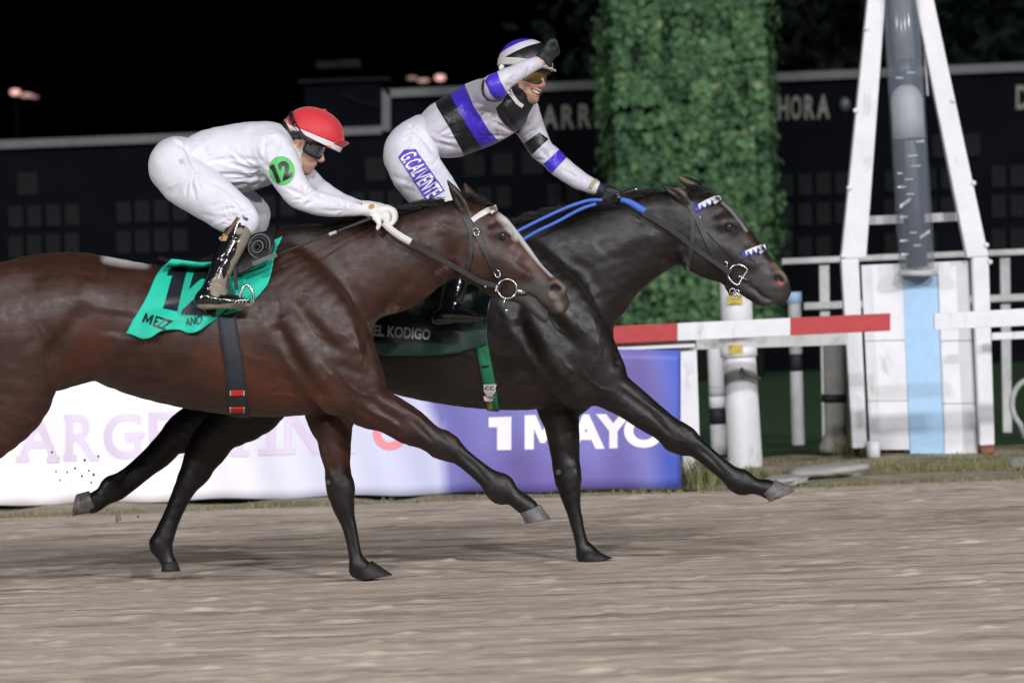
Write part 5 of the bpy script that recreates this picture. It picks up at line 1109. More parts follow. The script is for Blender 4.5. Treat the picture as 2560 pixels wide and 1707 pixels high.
ribbon('throat_lash', B2, [(1730, 540), (1732, 580), (1730, 620), (1724, 655), (1718, 676)], 11, .006, M_LEATH, br2, .003, Y2 - .08, 4, mirror=Y2, tol=.2); ribbon('strap_end', None, [(1724, 640), (1721, 660), (1718, 684)], 10, .005, M_LEATH, br2, 0, Y2 - .085, 5)
ribbon('cheek_strap', B2, [(1740, 540), (1756, 575), (1772, 612), (1790, 645), (1812, 662)], 13, .007, M_LEATH, br2, .004, Y2 - .09, 4, mirror=Y2)
ribbon('nose_strap', B2, [(1752, 560), (1790, 600), (1830, 640), (1850, 650)], 7, .005, M_LEATH, br2, .004, Y2 - .08, 4, mirror=Y2); ribbon('nose_strap', B2, [(1858, 640), (1838, 655), (1822, 672)], 12, .006, M_LEATH, br2, .004, Y2 - .07, 4, mirror=Y2)
ribbon('jaw_strap', B2, [(1806, 664), (1822, 690), (1824, 716), (1834, 736)], 15, .008, M_LEATH, br2, .004, Y2 - .06, 4, mirror=Y2, tol=.15)
dp = [(1832, 664), (1850, 662), (1868, 674), (1856, 694), (1844, 712), (1826, 700), (1820, 684), (1832, 664)]
for d in (-1, 1): MB().tube([W(x, y, Y2 + d * .082) for x, y in resample(np.array(dp, float), 36)], .0048, 8).build('bit_ring', M_STEEL, br2, smooth=True)
MB().tube([W(1846, 690, Y2 - .08), W(1862, 696, Y2 - .066), W(1876, 704, Y2 - .048)], .005, 8).build('bit', M_STEEL, br2, smooth=True)
for x_, y_ in ((1812, 662), (1830, 728), (1842, 732), (1745, 548), (1836, 738)):
    ec = circle(x_, y_, 6, 8, 16, .3); MB().tube([W(x, y, Y2 - .088 + (.02 if y_ > 700 else 0)) for x, y in ec + ec[:1]], .003, 6).build('buckle', M_STEEL, br2, smooth=True)
M_BLUER = mat('blue_rubber', (0.055, 0.14, 0.55), 0.45, 0.5, var=.1)
ribbon('rein', None, [(1610, 530), (1650, 556), (1700, 590), (1730, 615), (1780, 650), (1826, 682)], 13, .006, M_LEATH, br2, 0, Y2 - .12, 6, endY=Y2 - .09)
ribbon('rein_grip', None, [(1552, 499), (1575, 506), (1612, 528)], 12, .013, M_BLUER, br2, 0, Y2 - .11, 5, endY=Y2 - .12, wpx1=17, bulge=.6)
for P_ in ([(1506, 500), (1470, 502), (1420, 518), (1360, 545), (1300, 575), (1270, 590)], [(1490, 510), (1450, 524), (1390, 556), (1340, 580), (1290, 610)]):
    MB().tube([W(x, y, Y2 - .13) for x, y in resample(np.array(P_, float), 30)], .0085, 8).build('rein_loop', M_BLUER, br2, smooth=True)
# ================================================================== jockeys
M_SKIN1 = mat('skin', (0.54, 0.31, 0.235), 0.5, 0.4, var=.08, nscale=30, bump=.1, bscale=120, bdist=.003, zones=[('lip', (0.30, 0.10, 0.09), 0, 1, .45), ('rosy', (0.46, 0.17, 0.13), 0, 1, None), ('stub', (0.24, 0.16, 0.125), 0, 1, None), ('hairline', (0.012, 0.010, 0.010), 0.2, .8, .5)])
M_HAIR = mat('dark_hair', (0.012, 0.010, 0.010), 0.5, 0.4, bump=.4, bscale=120, bstretch=(.2, 1, 1))
M_SILK1 = mat('white_silk', (0.69, 0.695, 0.76), 0.5, 0.35, var=.025, nscale=5, bump=.35, bscale=11, bstretch=(.6, 1, 1.6), bdist=.02, sheen=.1)
M_BREECH = mat('white_breeches', (0.66, 0.665, 0.73), 0.55, 0.3, var=.03, nscale=6, bump=.3, bscale=11, bdist=.02)
M_GLOVEW = mat('white_glove', (0.72, 0.71, 0.70), 0.55, 0.35, var=.06, nscale=20, bump=.2, bscale=60, dirt=((.5, .47, .42), 18, .64, .85))
M_GLOVEB = mat('black_glove', (0.018, 0.020, 0.025), 0.55, 0.4, var=.2, bump=.3, bscale=60)
M_BOOT = mat('patent_boot', (0.008, 0.008, 0.011), 0.13, 0.6, var=.1, bump=.22, bscale=16, bdist=.02, coat=.5, zones=[('mud', (0.225, 0.195, 0.145), 0.95, 1.07, .85, 26)])
M_BOOT2 = mat('patent_boot_clean', (0.008, 0.008, 0.011), 0.13, 0.6, var=.1, bump=.2, bscale=16, bdist=.02, coat=.5)
def frame(yaw, pitch, roll):
    f = np.array([math.cos(yaw) * math.cos(pitch), -math.sin(yaw) * math.cos(pitch), math.sin(pitch)]); s = np.cross([0, 0, 1.0], f); s /= np.linalg.norm(s); u = np.cross(f, s)
    return f, s * math.cos(roll) + u * math.sin(roll), u * math.cos(roll) - s * math.sin(roll)
def head_chains(o, fr, k=1.0, smile=False):
    f, s, u = fr; L = lambda a, b, c, r: (*(o + (f * a + s * b + u * c) * k), r * k)
    C = [chain3([L(-.035, 0, .042, .080), L(.0, 0, .055, .083), L(.025, 0, .045, .076)], .02), chain3([L(.030, 0, .02, .066), L(.040, 0, -.02, .060), L(.046, 0, -.055, .048), L(.058, 0, -.088, .028)], .03),
         chain3([L(.066, 0, -.098, .019), L(.078, 0, -.100, .014)], .025)]
    for d in (-1, 1):
        C += [chain3([L(-.005, d * .056, -.03, .020), L(.012, d * .050, -.068, .019), L(.05, d * .024, -.096, .018)], .03), chain3([L(.088, d * .012, .034, .013), L(.074, d * .042, .032, .013)], .016),
              chain3([L(.078, d * .034, -.022, .017), L(.058, d * .054, -.018, .016)], .022), chain3([L(.104, d * .012, -.034, .0085), L(.108, d * .008, -.036, .008)], .008),
              chain3([L(-.012, d * .076, .012, .011), L(-.004, d * .080, .022, .009), L(.006, d * .077, .010, .008), L(-.002, d * .076, -.018, .009)], .008)]
    C += [chain3([L(.092, 0, .016, .010), L(.106, 0, -.008, .011), L(.118, 0, -.028, .0125)], .012),
          chain3([L(.084, -.022, -.062, .006), L(.0985, 0, -.058, .0078), L(.084, .022, -.062, .006)], .008), chain3([L(.080, -.020, -.070, .006), L(.0935, 0, -.076, .0085), L(.080, .020, -.070, .006)], .008)]
    return C
def dome(name, o, ax, La, Wc, Hb, m, parent, attrs=None, e0=0.0, pw=1.0):
    a, c, b = ax; V = []; n, nr = 56, 22
    for i in range(nr + 1):
        el = e0 + (math.pi / 2 - e0) * i / nr; ce, se = math.cos(el) ** pw, math.sin(el)
        for k in range(n):
            az = 2 * math.pi * k / n; V.append(o + a * La * ce * math.cos(az) + c * Wc * ce * math.sin(az) + b * Hb * se)
    F = np.array([(i * n + k, i * n + (k + 1) % n, (i + 1) * n + (k + 1) % n, (i + 1) * n + k) for i in range(nr) for k in range(n)])
    V = np.array(V); me = mesh_np(name, V, F)
    if attrs:
        P = TOPX(V)
        for k_, fn in attrs.items(): set_attr(me, k_, fn(P, V))
    o_ = put(name, me, m, parent); md = o_.modifiers.new('thickness', 'SOLIDIFY'); md.thickness = .006; md.offset = -1
    return o_, BVHTree.FromPolygons([tuple(v) for v in V.tolist()], [tuple(x) for x in F.tolist()])
def band(name, o, ax, La, Wc, hs, m, parent, sc=(1.0, .97), n=56, az=(0, 2 * math.pi), out=0.0, thick=.006, rows=6, tap=0.0):
    """a strip round the helmet between heights hs"""
    a, c, b = ax; V = []; full = abs(az[1] - az[0]) > 6.2
    for i in range(rows):
        f_ = i / (rows - 1); h_ = hs[0] + (hs[1] - hs[0]) * f_; q = sc[0] + (sc[1] - sc[0]) * f_
        for k in range(n):
            t = az[0] + (az[1] - az[0]) * k / (n if full else n - 1); V.append(o + a * (La * q * math.cos(t)) + c * Wc * q * math.sin(t) + b * (h_ * (1 - tap * (1 - math.cos(t)) / 2) if h_ < 0 else h_) + (a * math.cos(t) + c * math.sin(t)) * out * f_)
    F = [(i * n + k, i * n + (k + 1) % n, (i + 1) * n + (k + 1) % n, (i + 1) * n + k) for i in range(rows - 1) for k in range(n if full else n - 1)]
    o_ = put(name, mesh_np(name, np.array(V), np.array(F)), m, parent); md = o_.modifiers.new('thickness', 'SOLIDIFY'); md.thickness = thick; md.offset = 0; return o_
def goggles(o, fr, k, mlens, mframe, parent, vc=.004, hv=.030, azm=1.32, strap=True):
    f, s, u = fr; n, nv = 40, 9; P = lambda t, v, e=0: o + (f * (.016 + (.090 + e) * math.cos(t)) + s * (.0815 + e) * math.sin(t) + u * v) * k
    def lim(t):
        q = abs(t) / azm; top = vc + hv * (1 - .35 * q ** 4); bot = vc - hv * (1.0 - .45 * q ** 3) + .016 * math.exp(-(t / .16) ** 2); return bot, top
    V = []
    for i in range(n):
        t = -azm + 2 * azm * i / (n - 1); b_, t_ = lim(t)
        for j in range(nv): V.append(P(t, b_ + (t_ - b_) * j / (nv - 1), .004))
    F = np.array([(i * nv + j, i * nv + nv + j, i * nv + nv + j + 1, i * nv + j + 1) for i in range(n - 1) for j in range(nv - 1)])
    ob = put('goggle_lens', mesh_np('goggle_lens', np.array(V), F), mlens, parent)
    loop = [P(t, lim(t)[1], .003) for t in np.linspace(-azm, azm, 30)] + [P(azm, v, .003) for v in np.linspace(lim(azm)[1], lim(azm)[0], 5)[1:-1]] + [P(t, lim(t)[0], .003) for t in np.linspace(azm, -azm, 30)] + [P(-azm, v, .003) for v in np.linspace(lim(azm)[0], lim(azm)[1], 5)[1:]]
    MB().tube(loop, .0065, 8).build('goggle_frame', mframe, parent, smooth=True)

# ---------------- jockey 1: white silks, red cap
j1 = thing('person', 'jockey in plain white silks and a red cap crouched over the nearer bay horse', 'person', tuple(W(540, 770, Y1)))
JER1 = [chain(Y1, [(458, 352, 492, 462, .150, 0), (505, 327, 558, 474, .155, 0), (580, 311, 622, 478, .165, 0), (638, 304, 658, 464, .18, 0), (672, 306, 680, 440, .165, 0), (694, 318, 698, 406, .12, 0), (708, 338, 710, 394, .085, 0)], .03),
        chain(Y1, [(682, 380, 52, .075, -.13), (704, 415, 47, .066, -.18), (724, 452, 40, .06, -.205), (746, 483, 37, .055, -.21), (770, 500, 32, .05, -.205), (805, 512, 30, .046, -.185), (842, 517, 26, .04, -.155), (880, 521, 20, .033, -.12), (904, 523, 16.5, .029, -.10)], .035),
        chain(Y1, [(684, 378, 54, .075, .13), (722, 415, 44, .062, .17), (765, 452, 36, .052, .18), (800, 480, 31, .046, .17), (850, 505, 25, .038, .13), (900, 517, 17, .03, .08)], .035)]
BRE1 = [chain(Y1, [(466, 392, 48, .135, 0), (438, 402, 60, .155, 0), (438, 425, 62, .160, 0)], .03)]
for d in (-1, 1):
    if d < 0: BRE1.append(chain(Y1, [(436, 420, 63, .105, -.075), (512, 408, 408, 488, .10, -.11), (546, 432, 452, 518, .095, -.15), (584, 465, 494, 540, .088, -.19), (616, 494, 536, 566, .078, -.225), (637, 520, 570, 580, .066, -.24), (604, 556, 36, .052, -.25), (598, 572, 33, .05, -.252)], .035))
    else: BRE1.append(chain(Y1, [(436, 420, 63, .105, .075), (480, 448, 60, .1, .12), (540, 478, 50, .085, .18), (600, 505, 42, .07, .23), (638, 530, 36, .062, .25), (636, 560, 34, .052, .26), (618, 590, 32, .05, .27)], .035))
BOO1 = [chain(Y1, [(600, 566, 35, .054, -.252), (583, 608, 32, .052, -.27), (562, 650, 30, .05, -.295), (547, 688, 27, .045, -.315), (535, 722, 29, .04, -.335), (520, 742, 27, .038, -.345)], .02), chain(Y1, [(505, 752, 20, .032, -.345), (545, 752, 21, .038, -.355), (588, 755, 18, .042, -.36), (620, 760, 11, .034, -.36)], .025)]
BOO1F = [chain(Y1, [(618, 585, 33, .054, .27), (590, 640, 30, .05, .30), (565, 700, 27, .045, .33), (550, 735, 27, .04, .35)], .02), chain(Y1, [(535, 752, 20, .032, .35), (575, 753, 20, .038, .36), (625, 758, 12, .034, .36)], .025)]
FR1 = frame(math.radians(9), math.radians(-24), 0); O1 = W(751, 361, Y1 - .0)
HD1 = head_chains(O1, FR1, 1.02)
NECK_1 = chain(Y1, [(742, 388, 34, .055, 0), (718, 384, 40, .06, 0), (690, 380, 46, .07, 0)], .03)
HAND = [chain(Y1, [(880, 521, 15, .026, -.115), (905, 523, 13, .022, -.10), (935, 526, 14, .026, -.10), (958, 530, 13, .03, -.10)], .02)]
S = Skin(thin(JER1, .80) + thin(BRE1, .82) + thin(BOO1 + BOO1F, .78) + HD1 + [NECK_1] + HAND, .0055, 2)
S.strokes([([(786, 417), (796, 419), (806, 418)], -.006, 3.0, dict(taper=.1)), ([(800, 408), (806, 411)], -.004, 3), ([(770, 402), (780, 412)], -.003, 4)])
S.paint('lip', [(790, 414), (802, 414)], 4, .6, .7); S.paint('lip', [(788, 421), (798, 421)], 4, .6, .7); S.paint('rosy', [(808, 402), (815, 406)], 8, .8, .7); S.paint('rosy', [(750, 358)], 9, .8, .5); S.paint('stub', [(750, 412), (772, 425), (790, 424)], 13, .9, .5)
S.paint('hairline', [(704, 312), (714, 330), (722, 342), (738, 338), (748, 338)], 14, .3, 1)
S.fin(1, .2); BJ1 = S.bvh(); S.build('body', M_SKIN1, j1)
JK = Skin(JER1, .006, 2)
WR1 = [([(676, 446), (610, 440), (520, 436)], -.007, 6), ([(670, 456), (620, 458), (570, 468)], -.007, 6), ([(668, 450), (640, 430), (600, 415)], -.005, 7), ([(600, 452), (650, 447)], .004, 7), ([(505, 402), (580, 398), (660, 400)], -.004, 5), ([(655, 405), (690, 440)], -.008, 8), ([(640, 420), (676, 438)], -.005, 5),
       ([(560, 340), (575, 400), (600, 450)], -.003, 9), ([(500, 350), (520, 400)], -.004, 9), ([(452, 356), (470, 385), (480, 430)], -.004, 7), ([(660, 330), (690, 350), (710, 380)], -.004, 9), ([(640, 360), (665, 395)], .004, 14),
       ([(718, 470), (760, 490), (800, 500)], -.004, 6), ([(740, 450), (775, 482), (830, 500)], -.004, 5), ([(748, 506), (760, 490)], -.004, 6), ([(760, 515), (790, 500)], -.004, 5), ([(840, 505), (890, 515)], -.002, 5), ([(866, 503), (868, 538)], -.0025, 3), ([(700, 462), (725, 445)], -.003, 6), ([(800, 525), (850, 530)], -.003, 5)]
def folds(sk, c, a0, a1, n, l0, l1, amp, w, seed, **kw):
    """cloth folds fanning out from a pull point, angles in degrees clockwise from the right"""
    r = random.Random(seed); L = []
    for i in range(n):
        a = math.radians(a0 + (a1 - a0) * (i + r.uniform(-.3, .3)) / max(1, n - 1)); s = r.uniform(4, 18); e = r.uniform(l0, l1); b = r.uniform(-.25, .25)
        pts = [(c[0] + math.cos(a + b * t) * (s + e * t), c[1] + math.sin(a + b * t) * (s + e * t)) for t in (0, .25, .5, .75, 1)]; ww = w * r.uniform(.7, 1.3)
        L.append((pts, -amp * r.uniform(.6, 1.2), ww, dict(taper=.35, **kw)))
        L.append(([(x + 1.5 * ww * math.sin(a), y - 1.5 * ww * math.cos(a)) for x, y in pts], amp * .6, ww, dict(taper=.35, **kw)))
    sk.strokes(L)
folds(JK, (672, 448), 155, 215, 8, 60, 170, .0065, 4.0, 1); folds(JK, (668, 420), 120, 250, 7, 30, 80, .005, 4.0, 2); folds(JK, (470, 400), -40, 30, 5, 40, 90, .004, 4.5, 3); folds(JK, (762, 500), 190, 330, 7, 20, 46, .005, 3.4, 4); folds(JK, (700, 330), 90, 170, 5, 30, 80, .004, 4.5, 5); folds(JK, (880, 520), 150, 210, 5, 20, 60, .003, 3.0, 6)
JK.strokes(WR1, 1.7); JK.ripple(.0022, .09, 5, (1, .6, 1.2)); JK.fin(1, .3); BJK1 = JK.bvh(); JK.build('jersey', M_SILK1, j1)
BR = Skin(BRE1, .006, 2)
folds(BR, (632, 535), 150, 215, 8, 40, 120, .006, 3.8, 7); folds(BR, (480, 430), 60, 150, 6, 30, 90, .005, 4.5, 8); folds(BR, (590, 560), 170, 250, 5, 20, 60, .005, 3.4, 9)
BR.strokes(f=1.6, L=[([(428, 342), (452, 358), (462, 385), (470, 412), (488, 430)], .006, 6, dict(taper=.05)), ([(440, 352), (468, 375), (478, 410), (496, 432)], -.008, 5, dict(taper=.05)), ([(585, 540), (612, 528), (640, 530)], -.006, 5), ([(540, 530), (585, 520), (620, 512)], -.005, 5), ([(520, 518), (570, 505)], -.003, 5),
            ([(556, 560), (590, 545), (632, 545)], -.005, 5), ([(500, 535), (560, 548)], -.003, 5), ([(470, 470), (540, 480), (600, 505)], -.003, 12), ([(455, 470), (430, 480), (410, 470)], -.003, 10), ([(478, 450), (520, 480)], .003, 14), ([(500, 440), (560, 470), (600, 500)], -.004, 6)])
BR.ripple(.0018, .10, 6); BR.fin(1, .3); BBR1 = BR.bvh(); BR.build('breeches', M_BREECH, j1)
BT = Skin(BOO1, .0055, 2)
BT.strokes([([(513, 716), (540, 706), (566, 722)], -.006, 5), ([(510, 728), (540, 720), (570, 732)], -.005, 4), ([(555, 598), (580, 590), (612, 604)], -.004, 4), ([(540, 660), (570, 640)], -.003, 7), ([(490, 762), (550, 764), (620, 768)], -.003, 3)])
BT.paint('mud', [(628, 572), (610, 620), (592, 668), (575, 705), (560, 722)], 30, .8, .95); BT.paint('mud', [(600, 578), (625, 580)], 22, .9, .7); BT.paint('mud', [(545, 700), (540, 728)], 28, .8, .8); BT.paint('mud', [(500, 768), (560, 768), (625, 766)], 14, .8, .9)
BT.build('boot', M_BOOT, j1); BF = Skin(BOO1F, .008, 1); BF.build('boot', M_BOOT2, j1)
tp = [(590, 545), (612, 552), (632, 566)]
bbt = BT.bvh(); M_BROWN = mat('brown_boot_top', (0.10, 0.055, 0.03), 0.4, .4, var=.2); M_TAN = mat('tan_patch', (0.50, 0.30, 0.14), .5, .4); M_PURPLE = mat('purple_tab', (0.10, 0.03, 0.22), .5)
ribbon('boot_strap', bbt, [(596, 546), (586, 560), (575, 578), (566, 588)], 8, .004, M_BROWN, j1, .003, Y1 - .28, 4, cols=3)
decal_poly('patch', [(547, 596), (556, 586), (569, 581), (571, 590), (566, 603), (553, 603)], bbt, M_TAN, j1, .003, Y1 - .3, 6)
decal_poly('pull_tab', [(607, 535), (612, 543), (621, 548), (618, 553), (608, 550)], BBR1, M_PURPLE, j1, .008, Y1 - .3, 6)
# toe cage of the stirrup round the sole
for k_ in range(4): MB().tube([W(582 + k_ * 10, 764 - k_, Y1 - .405), W(592 + k_ * 9, 752 - k_, Y1 - .408), W(606 + k_ * 7, 748, Y1 - .40)], .0045, 6).build('toe_cage', M_STEEL, sad1, smooth=True)
# glove: palm, four curled fingers and a hanging thumb
def glove(name, Y, palm, fingers, thumb, m, par, h=.0045, k=.010):
    return Skin([chain(Y, palm, .02)] + [chain(Y, f_, k) for f_ in fingers] + [chain(Y, thumb, k)], h, 1).build(name, m, par)
fing = []
for i_, (ex, ey, L_) in enumerate(((0, 0, 1.0), (2, -2, 1.05), (3, -3, 1.08), (0, -1, 1.0))):
    dy = -.142 + i_ * .024
    fing.append([(952 + ex, 524 + ey, 8, .0115, dy), (972 + ex * L_, 524 + ey, 7.5, .0112, dy), (984 + ex * L_, 534 + ey, 6.8, .0105, dy), (985 + ex, 550 + ey * .5, 6.2, .0100, dy), (976, 562, 5.6, .0095, dy), (966, 560, 5, .009, dy)])
glove('glove', Y1, [(900, 523, 16, .027, -.10), (920, 524, 18, .032, -.102), (945, 530, 21, .044, -.104), (960, 538, 21, .046, -.105), (966, 549, 12, .042, -.105)], fing, [(934, 540, 9, .014, -.135), (944, 551, 7.5, .0115, -.15), (948, 561, 6.2, .010, -.152), (944, 571, 5.2, .009, -.15)], M_GLOVEW, j1)
M_GOLD = mat('gold_emblem', (0.42, 0.25, 0.07), .5, .4); M_REDT = mat('red_thread', (0.35, 0.05, 0.04), .6)
bg = BVHTree.FromPolygons([tuple(v.co) for v in bpy.data.objects['glove'].data.vertices], [tuple(p.vertices) for p in bpy.data.objects['glove'].data.polygons])
decal_poly('emblem', [(921, 516), (928, 511), (935, 513), (936, 520), (929, 523), (923, 522)], bg, M_GOLD, j1, .003, Y1 - .14, 4); ribbon('wrist_band', bg, [(904, 510), (902, 522), (901, 535)], 2.5, .002, M_REDT, j1, .002, Y1 - .13, 3, cols=3)
fing = [[(952, 520, 8, .0115, .05 + i_ * .024), (974, 520, 7.5, .011, .05 + i_ * .024), (986, 532, 6.8, .0105, .05 + i_ * .024), (984, 550, 6, .010, .05 + i_ * .024), (970, 558, 5.5, .009, .05 + i_ * .024)] for i_ in range(4)]
glove('glove', Y1, [(898, 517, 16, .027, .08), (920, 520, 18, .032, .082), (948, 526, 19, .044, .085)], fing, [(930, 532, 9, .014, .05), (946, 545, 7.5, .0115, .035), (958, 552, 6, .010, .03)], M_GLOVEW, j1)
# arm badge 12
M_BADGE = mat('green_badge', (0.10, 0.50, 0.13), .5, .35, var=.04)
decal_poly('badge', circle(705, 427, 31, 36, 36, -.25), BJK1, M_BADGE, j1, .004, Y1 - .24, 6)
decal_text('badge_number', '12', [(676, 414), (720, 400), (732, 442), (695, 458)], BJK1, M_INK, j1, .0065, Y1 - .24, bold=.05)
decal_text('brand_print', 'B', [(449, 399), (460, 400), (460, 410), (449, 409)], BBR1, M_GREYW, j1, .003, Y1 - .15, bold=.0)
# helmet
hp_ = lambda x, y: W(x, y, Y1)
a_ = hp_(858, 362) - hp_(712, 302); La1 = np.linalg.norm(a_) / 2; a_ /= np.linalg.norm(a_); c_ = np.array([0, 1.0, 0]); b_ = np.cross(a_, c_); b_ *= np.sign(b_[2]); AX1 = (a_, c_, b_); OH1 = hp_(783, 337)
M_REDC = mat('red_cap', (0.60, 0.030, 0.042), 0.55, 0.4, var=.06, nscale=6, bump=.12, bscale=30, sheen=.3); M_WCAP = mat('white_cap_band', (0.70, 0.69, 0.70), .5, .4, var=.04)
hat1, BH1 = dome('cap', OH1, AX1, La1, .108, .122, M_REDC, j1, pw=.9)
band('cap_band', OH1, AX1, La1 * 1.004, .108 * 1.004, (.000, -.030), M_WCAP, j1, (1.0, .975), tap=.6)
band('cap_peak', OH1, AX1, La1 * 1.005, .108, (-.004, .026), M_REDC, j1, (1.0, 1.0), 24, (-.75, .75), .022, .005)
MB().ball(OH1 + b_ * .122 + a_ * .004, (.012, .012, .006)).build('cap_button', M_REDC, j1, smooth=True)
dome('helmet_shell', OH1 - b_ * .02, AX1, La1 * .93, .098, .11, M_BLACK, j1)
ribbon('goggle_strap', BH1, [(728, 284), (736, 308), (750, 332), (766, 350)], 10, .004, M_BLACK, j1, .009, Y1 - .1, 4, mirror=Y1, cols=3)
MB().tube([W(762, 346, Y1 - .112), W(770, 354, Y1 - .108), W(779, 361, Y1 - .095)], .007, 8).build('goggle_strap', M_BLACK, j1, smooth=True)
decal_poly('band_mark', [(815, 364), (830, 367), (821, 371)], BJ1, M_REDC, j1, .035, Y1 - .08, 6)
M_LENS = mat('smoke_lens', (0.045, 0.042, 0.045), 0.08, .7, coat=1.0, var=.4, nscale=22)
goggles(O1, FR1, 1.02, M_LENS, M_BLACK, j1)
ribbon('chin_strap', BJ1, [(722, 350), (734, 366), (745, 380)], 9, .005, M_WSTRAP, j1, .004, Y1 - .08, 3); ribbon('chin_strap', BJ1, [(768, 362), (758, 374), (748, 386)], 9, .005, M_WSTRAP, j1, .004, Y1 - .08, 3); ribbon('chin_strap', BJ1, [(746, 380), (747, 398), (750, 414)], 10, .005, M_WSTRAP, j1, .004, Y1 - .08, 3, mirror=None)

# ---------------- jockey 2: striped silks, saluting
j2 = thing('person', 'smiling jockey in white, black and blue hooped silks with one hand raised to the helmet', 'person', tuple(W(1130, 790, Y2)))
JER2 = [chain(Y2, [(1046, 300, 1098, 372, .135, 0), (1087, 256, 1158, 386, .150, 0), (1124, 236, 1202, 372, .165, 0), (1160, 213, 1246, 356, .18, 0), (1194, 205, 1284, 334, .18, 0), (1232, 212, 1318, 308, .15, 0), (1262, 236, 1318, 292, .11, 0)], .03),
        chain(Y2, [(1205, 248, 46, .075, -.12), (1218, 236, 41, .072, -.20), (1230, 226, 36, .066, -.29), (1240, 217, 33, .060, -.36)], .03), chain(Y2, [(1240, 215, 31, .058, -.37), (1250, 206, 27, .050, -.375), (1270, 194, 25, .047, -.36), (1300, 178, 21.5, .040, -.325), (1330, 163, 18, .034, -.29), (1344, 157, 16.5, .031, -.275)], .02),
        chain(Y2, [(1305, 286, 46, .07, .12), (1326, 322, 36, .06, .16), (1354, 374, 30, .054, .15), (1377, 392, 28.5, .052, .14), (1400, 416, 28, .05, .12), (1448, 449, 24, .043, .08), (1487, 469, 18.5, .034, .04)], .035)]
BRE2 = [chain(Y2, [(1058, 338, 52, .135, 0), (1030, 368, 64, .155, 0), (1026, 388, 66, .155, 0)], .03)]
for d in (-1, 1): BRE2.append(chain(Y2, [(1028, 388, 68, .105, d * .07), (1042, 428, 66, .10, d * .12), (1078, 476, 62, .092, d * .17), (1120, 530, 54, .08, d * .22), (1156, 572, 42, .064, d * .25), (1150, 606, 36, .054, d * .262)], .035))
BOO2 = lambda d: [chain(Y2, [(1154, 590, 37, .056, d * .262), (1142, 650, 36, .053, d * .28), (1134, 700, 36, .05, d * .305), (1126, 745, 33, .046, d * .33), (1112, 780, 26, .04, d * .345)], .02), chain(Y2, [(1094, 794, 20, .033, d * .345), (1130, 788, 22, .04, d * .355), (1175, 790, 18, .042, d * .36), (1204, 796, 11, .034, d * .36)], .03)]
FR2 = frame(math.radians(38), math.radians(-5), math.radians(-9)); O2 = W(1311, 196, Y2 - .03)
HD2 = head_chains(O2, FR2, 1.0)
HAND2 = [chain(Y2, [(1330, 163, 12, .024, -.29), (1346, 156, 12.5, .023, -.275), (1358, 150, 13, .024, -.265), (1364, 140, 13, .028, -.255)], .015), chain(Y2, [(1470, 462, 12, .024, .05), (1497, 474, 11, .022, .04), (1520, 482, 12, .026, .03)], .015)]
S = Skin(thin(JER2, .80) + thin(BRE2, .82) + thin(BOO2(-1) + BOO2(1), .78) + HD2 + [chain(Y2, [(1300, 236, 33, .056, -.02), (1285, 258, 40, .06, -.01), (1270, 272, 44, .07, 0)], .03)] + HAND2, .0055, 2)
S.strokes([([(1326, 222), (1338, 229), (1354, 236)], -.005, 4, dict(taper=.1)), ([(1318, 210), (1322, 222), (1328, 234)], -.004, 4), ([(1352, 212), (1358, 218)], -.003, 3), ([(1310, 220), (1316, 236), (1324, 246)], -.003, 4)])
S.paint('rosy', [(1356, 208), (1364, 218)], 9, .8, .8); S.paint('rosy', [(1330, 214), (1340, 216)], 9, .9, .35); S.paint('stub', [(1300, 226), (1316, 246), (1340, 256)], 16, .9, .6); S.paint('lip', [(1330, 238), (1346, 243)], 4, .7, .4)
S.fin(1, .2); BJ2 = S.bvh(); S.build('body', M_SKIN1, j2)
decal_poly('mouth', [(1326, 222), (1334, 223), (1346, 227), (1355, 233), (1352, 238), (1342, 237), (1332, 231)], BJ2, mat('mouth_dark', (.05, .015, .012), .5), j2, .0015, Y2 - .12, 3)
decal_poly('teeth', [(1329, 224), (1336, 225), (1346, 229), (1353, 233), (1350, 236), (1342, 234), (1333, 229)], BJ2, mat('teeth', (.70, .66, .58), .3), j2, .003, Y2 - .12, 3)
M_SILK2 = mat('striped_silk', (0.58, 0.56, 0.64), .42, .45, var=.03, nscale=5, bump=.35, bscale=11, bdist=.02, sheen=.1, zones=[('blk', (.010, .010, .013), -.35, .35, .36), ('blu', (.055, .028, .52), -.35, .35, .36)])
JK = Skin(JER2, .006, 2)
folds(JK, (1296, 335), 160, 240, 8, 40, 120, .006, 4.0, 11); folds(JK, (1225, 262), 60, 190, 8, 30, 100, .005, 4.0, 12); folds(JK, (1080, 350), -40, 20, 6, 30, 80, .006, 4.0, 13); folds(JK, (1380, 400), 180, 330, 7, 18, 44, .005, 3.2, 14); folds(JK, (1256, 205), -60, 60, 6, 18, 50, .004, 3.2, 15); folds(JK, (1455, 450), 130, 260, 5, 15, 40, .003, 3.0, 16)
near, farz = (-9, Y2 - .17), (Y2 - .02, 9); tors = (Y2 - .30, Y2 + .3)
tband = lambda p: JK.zone('blk', p, yr=(Y2 - .21, Y2 + .3))
tband([(1084, 246), (1125, 226), (1128, 240), (1168, 312), (1212, 376), (1170, 400), (1160, 388), (1124, 322), (1092, 268)])
JK.zone('blu', [(1125, 226), (1162, 200), (1164, 218), (1182, 262), (1222, 326), (1254, 362), (1210, 380), (1166, 312), (1128, 242)], yr=(Y2 - .21, Y2 + .3))
JK.zone('blu', [(1030, 292), (1044, 282), (1050, 306), (1072, 340), (1094, 372), (1086, 378), (1056, 342), (1036, 312)], yr=(Y2 - .3, Y2 + .3))
JK.zone('blk', [(1236, 262), (1262, 234), (1262, 210), (1312, 210), (1334, 262), (1322, 286), (1316, 306), (1294, 338), (1264, 314), (1246, 290)], yr=(Y2 - .225, Y2 + .2))
